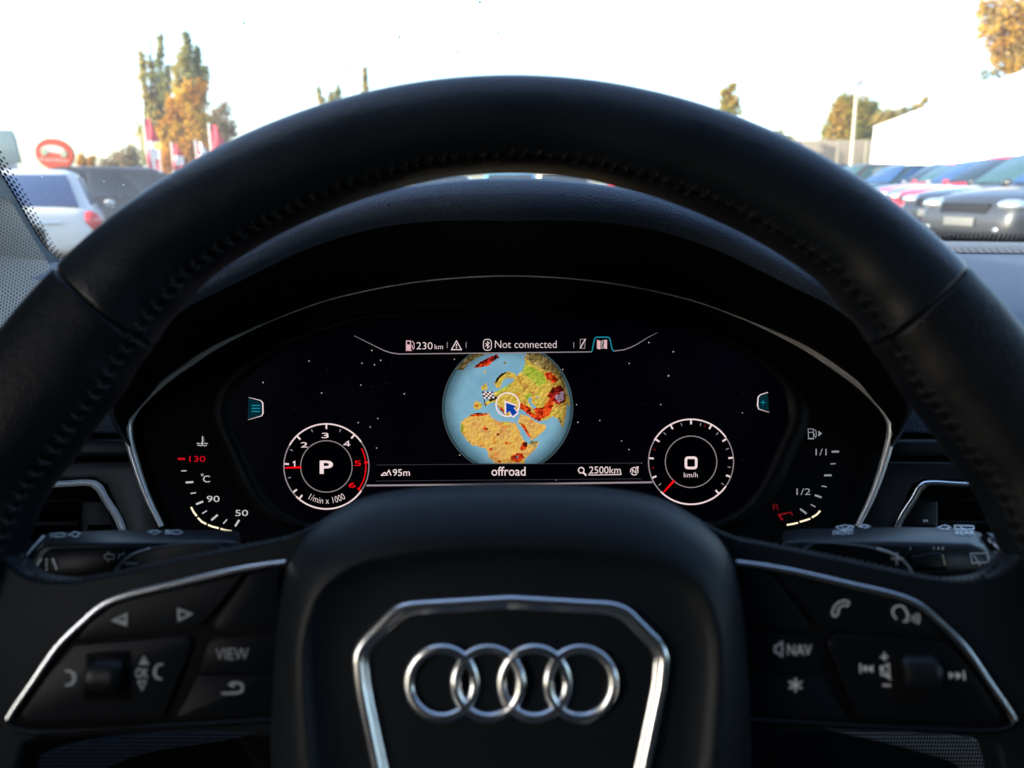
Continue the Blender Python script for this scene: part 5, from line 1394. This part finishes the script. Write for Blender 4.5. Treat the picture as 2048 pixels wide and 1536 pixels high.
# lamp post
lp_ = far(1714, 172, 30); lbase = Vector((far(1708, 300, 30).x, 30, gz(lp_.x)))
lam = thing('lamp_post', 'slim pale lamp post with a small floodlight head in front of the green tree', 'lamp post', lbase)
mb = MB(); mb.tube([lbase, Vector((lp_.x, 30, lp_.z))], [.08, .055], 10); mb.build('pole', pr('pale_concrete_pole', (.42, .36, .27), .7), lam)
mb = MB(); mb.box(Vector((lp_.x, 29.9, lp_.z + .15)), (.34, .25, .26)); mb.build('lamp_head', pr('grey_lamp_head', (.3, .3, .31), .5), lam, bevel=.03)

# trees -----------------------------------------------------------------------
def leaf_mat(name, cols, scale):
    m, nt, b = mat_new(name)
    tc = N(nt, 'ShaderNodeTexCoord'); nz = N(nt, 'ShaderNodeTexNoise'); nz.inputs['Scale'].default_value = scale; nz.inputs['Detail'].default_value = 5
    nt.links.new(tc.outputs['Object'], nz.inputs['Vector']); c_ = N(nt, 'ShaderNodeValToRGB'); els = c_.color_ramp.elements
    while len(els) < len(cols): els.new(.5)
    for e, (p, cc) in zip(els, cols): e.position = p; e.color = rgba(cc)
    nt.links.new(nz.outputs['Fac'], c_.inputs[0]); nt.links.new(c_.outputs[0], b.inputs['Base Color'])
    setp(b, Roughness=.6)
    tl = N(nt, 'ShaderNodeBsdfTranslucent'); nt.links.new(c_.outputs[0], tl.inputs[0]); mx = N(nt, 'ShaderNodeMixShader'); mx.inputs[0].default_value = .55
    out = nt.nodes['Material Output']; nt.links.new(b.outputs[0], mx.inputs[1]); nt.links.new(tl.outputs[0], mx.inputs[2]); nt.links.new(mx.outputs[0], out.inputs[0])
    return m
LF_G = leaf_mat('green_leaves', [(.38, (.15, .17, .025)), (.5, (.28, .25, .03)), (.62, (.44, .27, .03))], .5)
LF_P = leaf_mat('grey_green_poplar_leaves', [(.38, (.22, .25, .12)), (.5, (.34, .32, .13)), (.62, (.45, .32, .08))], .35)
LF_O = leaf_mat('orange_autumn_leaves', [(.38, (.30, .12, .012)), (.5, (.48, .23, .02)), (.62, (.52, .36, .04))], .4)
LF_Y = leaf_mat('yellow_autumn_leaves', [(.38, (.48, .26, .02)), (.5, (.65, .42, .05)), (.62, (.6, .45, .14))], .6)
LF_B = leaf_mat('sparse_brown_leaves', [(.35, (.16, .13, .08)), (.5, (.24, .18, .10)), (.65, (.20, .17, .12))], .5)
bark = pr('tree_bark', (.09, .07, .05), .9)
def tree(name, label, Y, blobs, leaf, n, size, base_px=None, group=None, seed=0):
    rnd = random.Random(seed); n = int(n * (.28 if leaf is LF_P else .62)); size = size * .92
    cs = [(far(bx, by, Y), rx / FPX * Y, ry / FPX * Y) for bx, by, rx, ry in blobs]
    bxm = far(base_px if base_px is not None else blobs[-1][0], 380, Y).x
    root = thing(name, label, 'tree', (bxm, Y, gz(bxm)), group)
    top = max(c[0].z for c in cs); zc = min(c[0].z for c in cs)
    mb = MB(); r0 = max(.12, (top - gz(bxm)) * .02)
    mid = Vector((bxm, Y, (zc * .6 + gz(bxm) * .4)))
    mb.tube([(bxm, Y, gz(bxm) - .1), mid, Vector((sum(c[0].x for c in cs) / len(cs), Y, top))], [r0, r0 * .75, r0 * .2], 9); mb.build('trunk', bark, root)
    mb = MB()
    for c, rx, rz in cs:
        st_ = Vector((bxm, Y, min(c.z, max(gz(bxm) + 1.0, zc - rz * .2))))
        mb.tube([st_, st_.lerp(c, .5) + Vector((rnd.uniform(-.1, .1), rnd.uniform(-.3, .3), 0)), c + Vector((0, 0, rz * .6))], [r0 * .5, r0 * .3, .02], 6)
        for _ in range(5):
            e = c + Vector((rnd.uniform(-1, 1) * rx, rnd.uniform(-1, 1) * rx, rnd.uniform(-.6, .9) * rz)); mb.tube([c - Vector((0, 0, rz * .4)), e], [r0 * .16, .015], 4)
    mb.build('limbs', bark, root)
    vol = [rx * rx * rz for _, rx, rz in cs]; tot = sum(v ** .75 for v in vol); mb = MB()
    for (c, rx, rz), v in zip(cs, vol):
        k = int(n * v ** .75 / tot); ncl = max(3 if leaf is LF_P else 6, k // 22)
        for _ in range(ncl):
            a = rnd.uniform(0, 2 * PI); u = rnd.uniform(-1, 1); rr = rnd.random() ** .45; s_ = math.sqrt(1 - u * u)
            q = c + Vector((rx * rr * s_ * math.cos(a), rx * rr * s_ * math.sin(a), rz * rr * u))
            cr_ = rnd.uniform(.12, .34) * min(rx, rz) + size
            for _ in range(22):
                o = q + Vector((rnd.gauss(0, cr_ * .65), rnd.gauss(0, cr_ * .65), rnd.gauss(0, cr_ * .8)))
                e1 = Vector((rnd.gauss(0, 1), rnd.gauss(0, 1), rnd.gauss(0, 1))).normalized(); e2 = e1.orthogonal().normalized(); z = size * rnd.uniform(.6, 1.3)
                mb.add([o - e1 * z, o + e2 * z * .55, o + e1 * z, o - e2 * z * .55], [(0, 1, 2, 3)])
    mb.build('crown', leaf, root, smooth=False)
    return root
TG = 'tall poplars far ahead on the left'
def spire(x0, y0, x1, y1, r0, r1, k=7):
    return [(x0 + (x1 - x0) * i / k, y0 + (y1 - y0) * i / k, r0 + (r1 - r0) * i / k, abs(y1 - y0) / k * .75 + r0 * .5) for i in range(k + 1)]
tree('poplar_tree', 'left grey green poplar with several thin separate tips', 75, spire(283, 108, 298, 235, 3, 9) + spire(321, 76, 322, 190, 2.5, 7) + spire(302, 122, 312, 240, 4, 15) + spire(337, 138, 326, 245, 3, 10) + [(306, 255, 24, 34), (310, 300, 30, 40)], LF_P, 9000, .22, 308, TG, 1)
tree('poplar_tree', 'tallest grey green poplar rising behind the orange tree', 72, spire(374, 72, 372, 120, 3, 14, 4) + spire(366, 110, 382, 240, 13, 20) + spire(395, 104, 386, 175, 4, 9) + spire(410, 138, 402, 205, 4, 9) + spire(352, 138, 362, 215, 4, 10) + [(380, 235, 26, 30), (385, 275, 30, 50)], LF_P, 10000, .22, 380, TG, 2)
tree('maple_tree', 'broad orange autumn tree in front of the tall poplars', 60, [(376, 178, 9, 16), (404, 176, 7, 16), (392, 196, 14, 18), (366, 208, 18, 20), (345, 222, 10, 20), (352, 248, 22, 24), (392, 240, 22, 34), (415, 262, 14, 22), (330, 272, 14, 22), (398, 290, 28, 36), (345, 300, 30, 34), (372, 325, 44, 28)], LF_O, 12000, .2, 372, None, 3)
tree('birch_tree', 'thin brownish half bare tree right of the orange tree', 64, [(450, 215, 10, 14), (432, 235, 12, 18), (455, 248, 16, 18), (440, 280, 20, 30)], LF_B, 2600, .17, 445, None, 4)
tree('conifer_tree', 'small pointed golden tree between the round sign and the bare trees', 80, [(162, 320, 4, 10), (168, 332, 10, 14), (183, 322, 3, 16), (184, 340, 8, 12), (172, 350, 16, 12)], LF_O, 2200, .2, 172, None, 5)
tree('hedge_tree', 'low thin brown tree left of the tall banner flag', 70, [(262, 302, 6, 10), (240, 318, 14, 14), (215, 332, 12, 10), (262, 326, 22, 20), (235, 345, 30, 14)], LF_B, 3400, .18, 245, None, 6)
tree('poplar_tree', 'thin poplar tips just above the wheel rim, left of centre', 90, spire(637, 184, 650, 240, 2, 6, 5) + spire(676, 176, 668, 230, 4, 10, 5) + spire(662, 186, 666, 240, 4, 10, 5) + [(665, 260, 18, 40), (665, 320, 16, 40)], LF_P, 2600, .2, 665, TG, 7)
tree('poplar_tree', 'single slim poplar tip sticking up over the wheel rim', 90, spire(729, 138, 731, 215, 2.5, 9) + [(731, 225, 11, 40), (731, 300, 13, 60)], LF_P, 2200, .2, 731, TG, 8)
tree('bushy_tree', 'small olive tree peeping over the rim right of centre', 60, [(1462, 180, 7, 8), (1450, 195, 14, 14), (1460, 208, 16, 14), (1455, 235, 18, 30), (1455, 290, 18, 40)], LF_G, 3200, .2, 1455, None, 9)
tree('bushy_tree', 'low rounded tree touching the rim left of the beige hall', 75, [(1560, 272, 12, 9), (1572, 282, 14, 12), (1565, 310, 18, 26)], LF_G, 2000, .2, 1565, None, 10)
tree('oak_tree', 'large dark green tree behind the pale lamp post', 84, [(1690, 205, 16, 18), (1676, 225, 14, 20), (1712, 215, 26, 24), (1738, 212, 16, 18), (1745, 240, 16, 22), (1700, 250, 36, 26), (1655, 265, 12, 14), (1735, 265, 20, 24), (1722, 235, 28, 26), (1682, 240, 24, 24), (1700, 290, 44, 30)], LF_G, 17000, .24, 1710, None, 11)
tree('climbing_tree', 'grey green treetop trailing along the roof edge of the white hall', 70, [(1768, 235, 16, 12), (1790, 232, 14, 8), (1810, 222, 12, 5), (1830, 217, 10, 4), (1846, 206, 5, 6), (1852, 200, 3, 4), (1775, 262, 16, 20)], LF_P, 7000, .18, 1778, None, 12)
tree('autumn_tree', 'big golden yellow tree in the upper right corner', 50, [(2005, 20, 30, 30), (1980, 62, 22, 22), (2040, 50, 36, 50), (2000, 85, 22, 26), (2050, 110, 40, 30), (2080, 20, 50, 60), (1966, 18, 14, 20), (2030, 128, 26, 18), (1990, 118, 16, 12), (2100, 90, 50, 60), (2095, 200, 50, 60)], LF_Y, 30000, .15, 2090, None, 13)
tree('pine_branch_tree', 'low grey green treetop under the golden tree', 52, [(1968, 150, 12, 8), (1985, 143, 16, 9), (2006, 160, 12, 14), (2010, 220, 18, 50)], LF_P, 2200, .15, 2012, None, 14)

# ================================================================== camera & render
cd = bpy.data.cameras.new('camera'); cam = bpy.data.objects.new('camera', cd); COL.objects.link(cam)
cam.location = CAM; cam.rotation_euler = (PI / 2 - PITCH, 0, 0)
cd.sensor_width = 36; cd.lens = 36 * FPX / 2048; cd.clip_start = .01; cd.clip_end = 3000
cd.dof.use_dof = True; cd.dof.focus_distance = .44; cd.dof.aperture_fstop = 10.5
sc.camera = cam
sc.view_settings.view_transform = 'Standard'; sc.view_settings.look = 'None'; sc.view_settings.exposure = EXPO; sc.view_settings.gamma = 1
sc.cycles.use_denoising = True
sc.cycles.transparent_max_bounces = 16
sc.cycles.max_bounces = 8
sc.cycles.caustics_reflective = False
sc.cycles.caustics_refractive = False
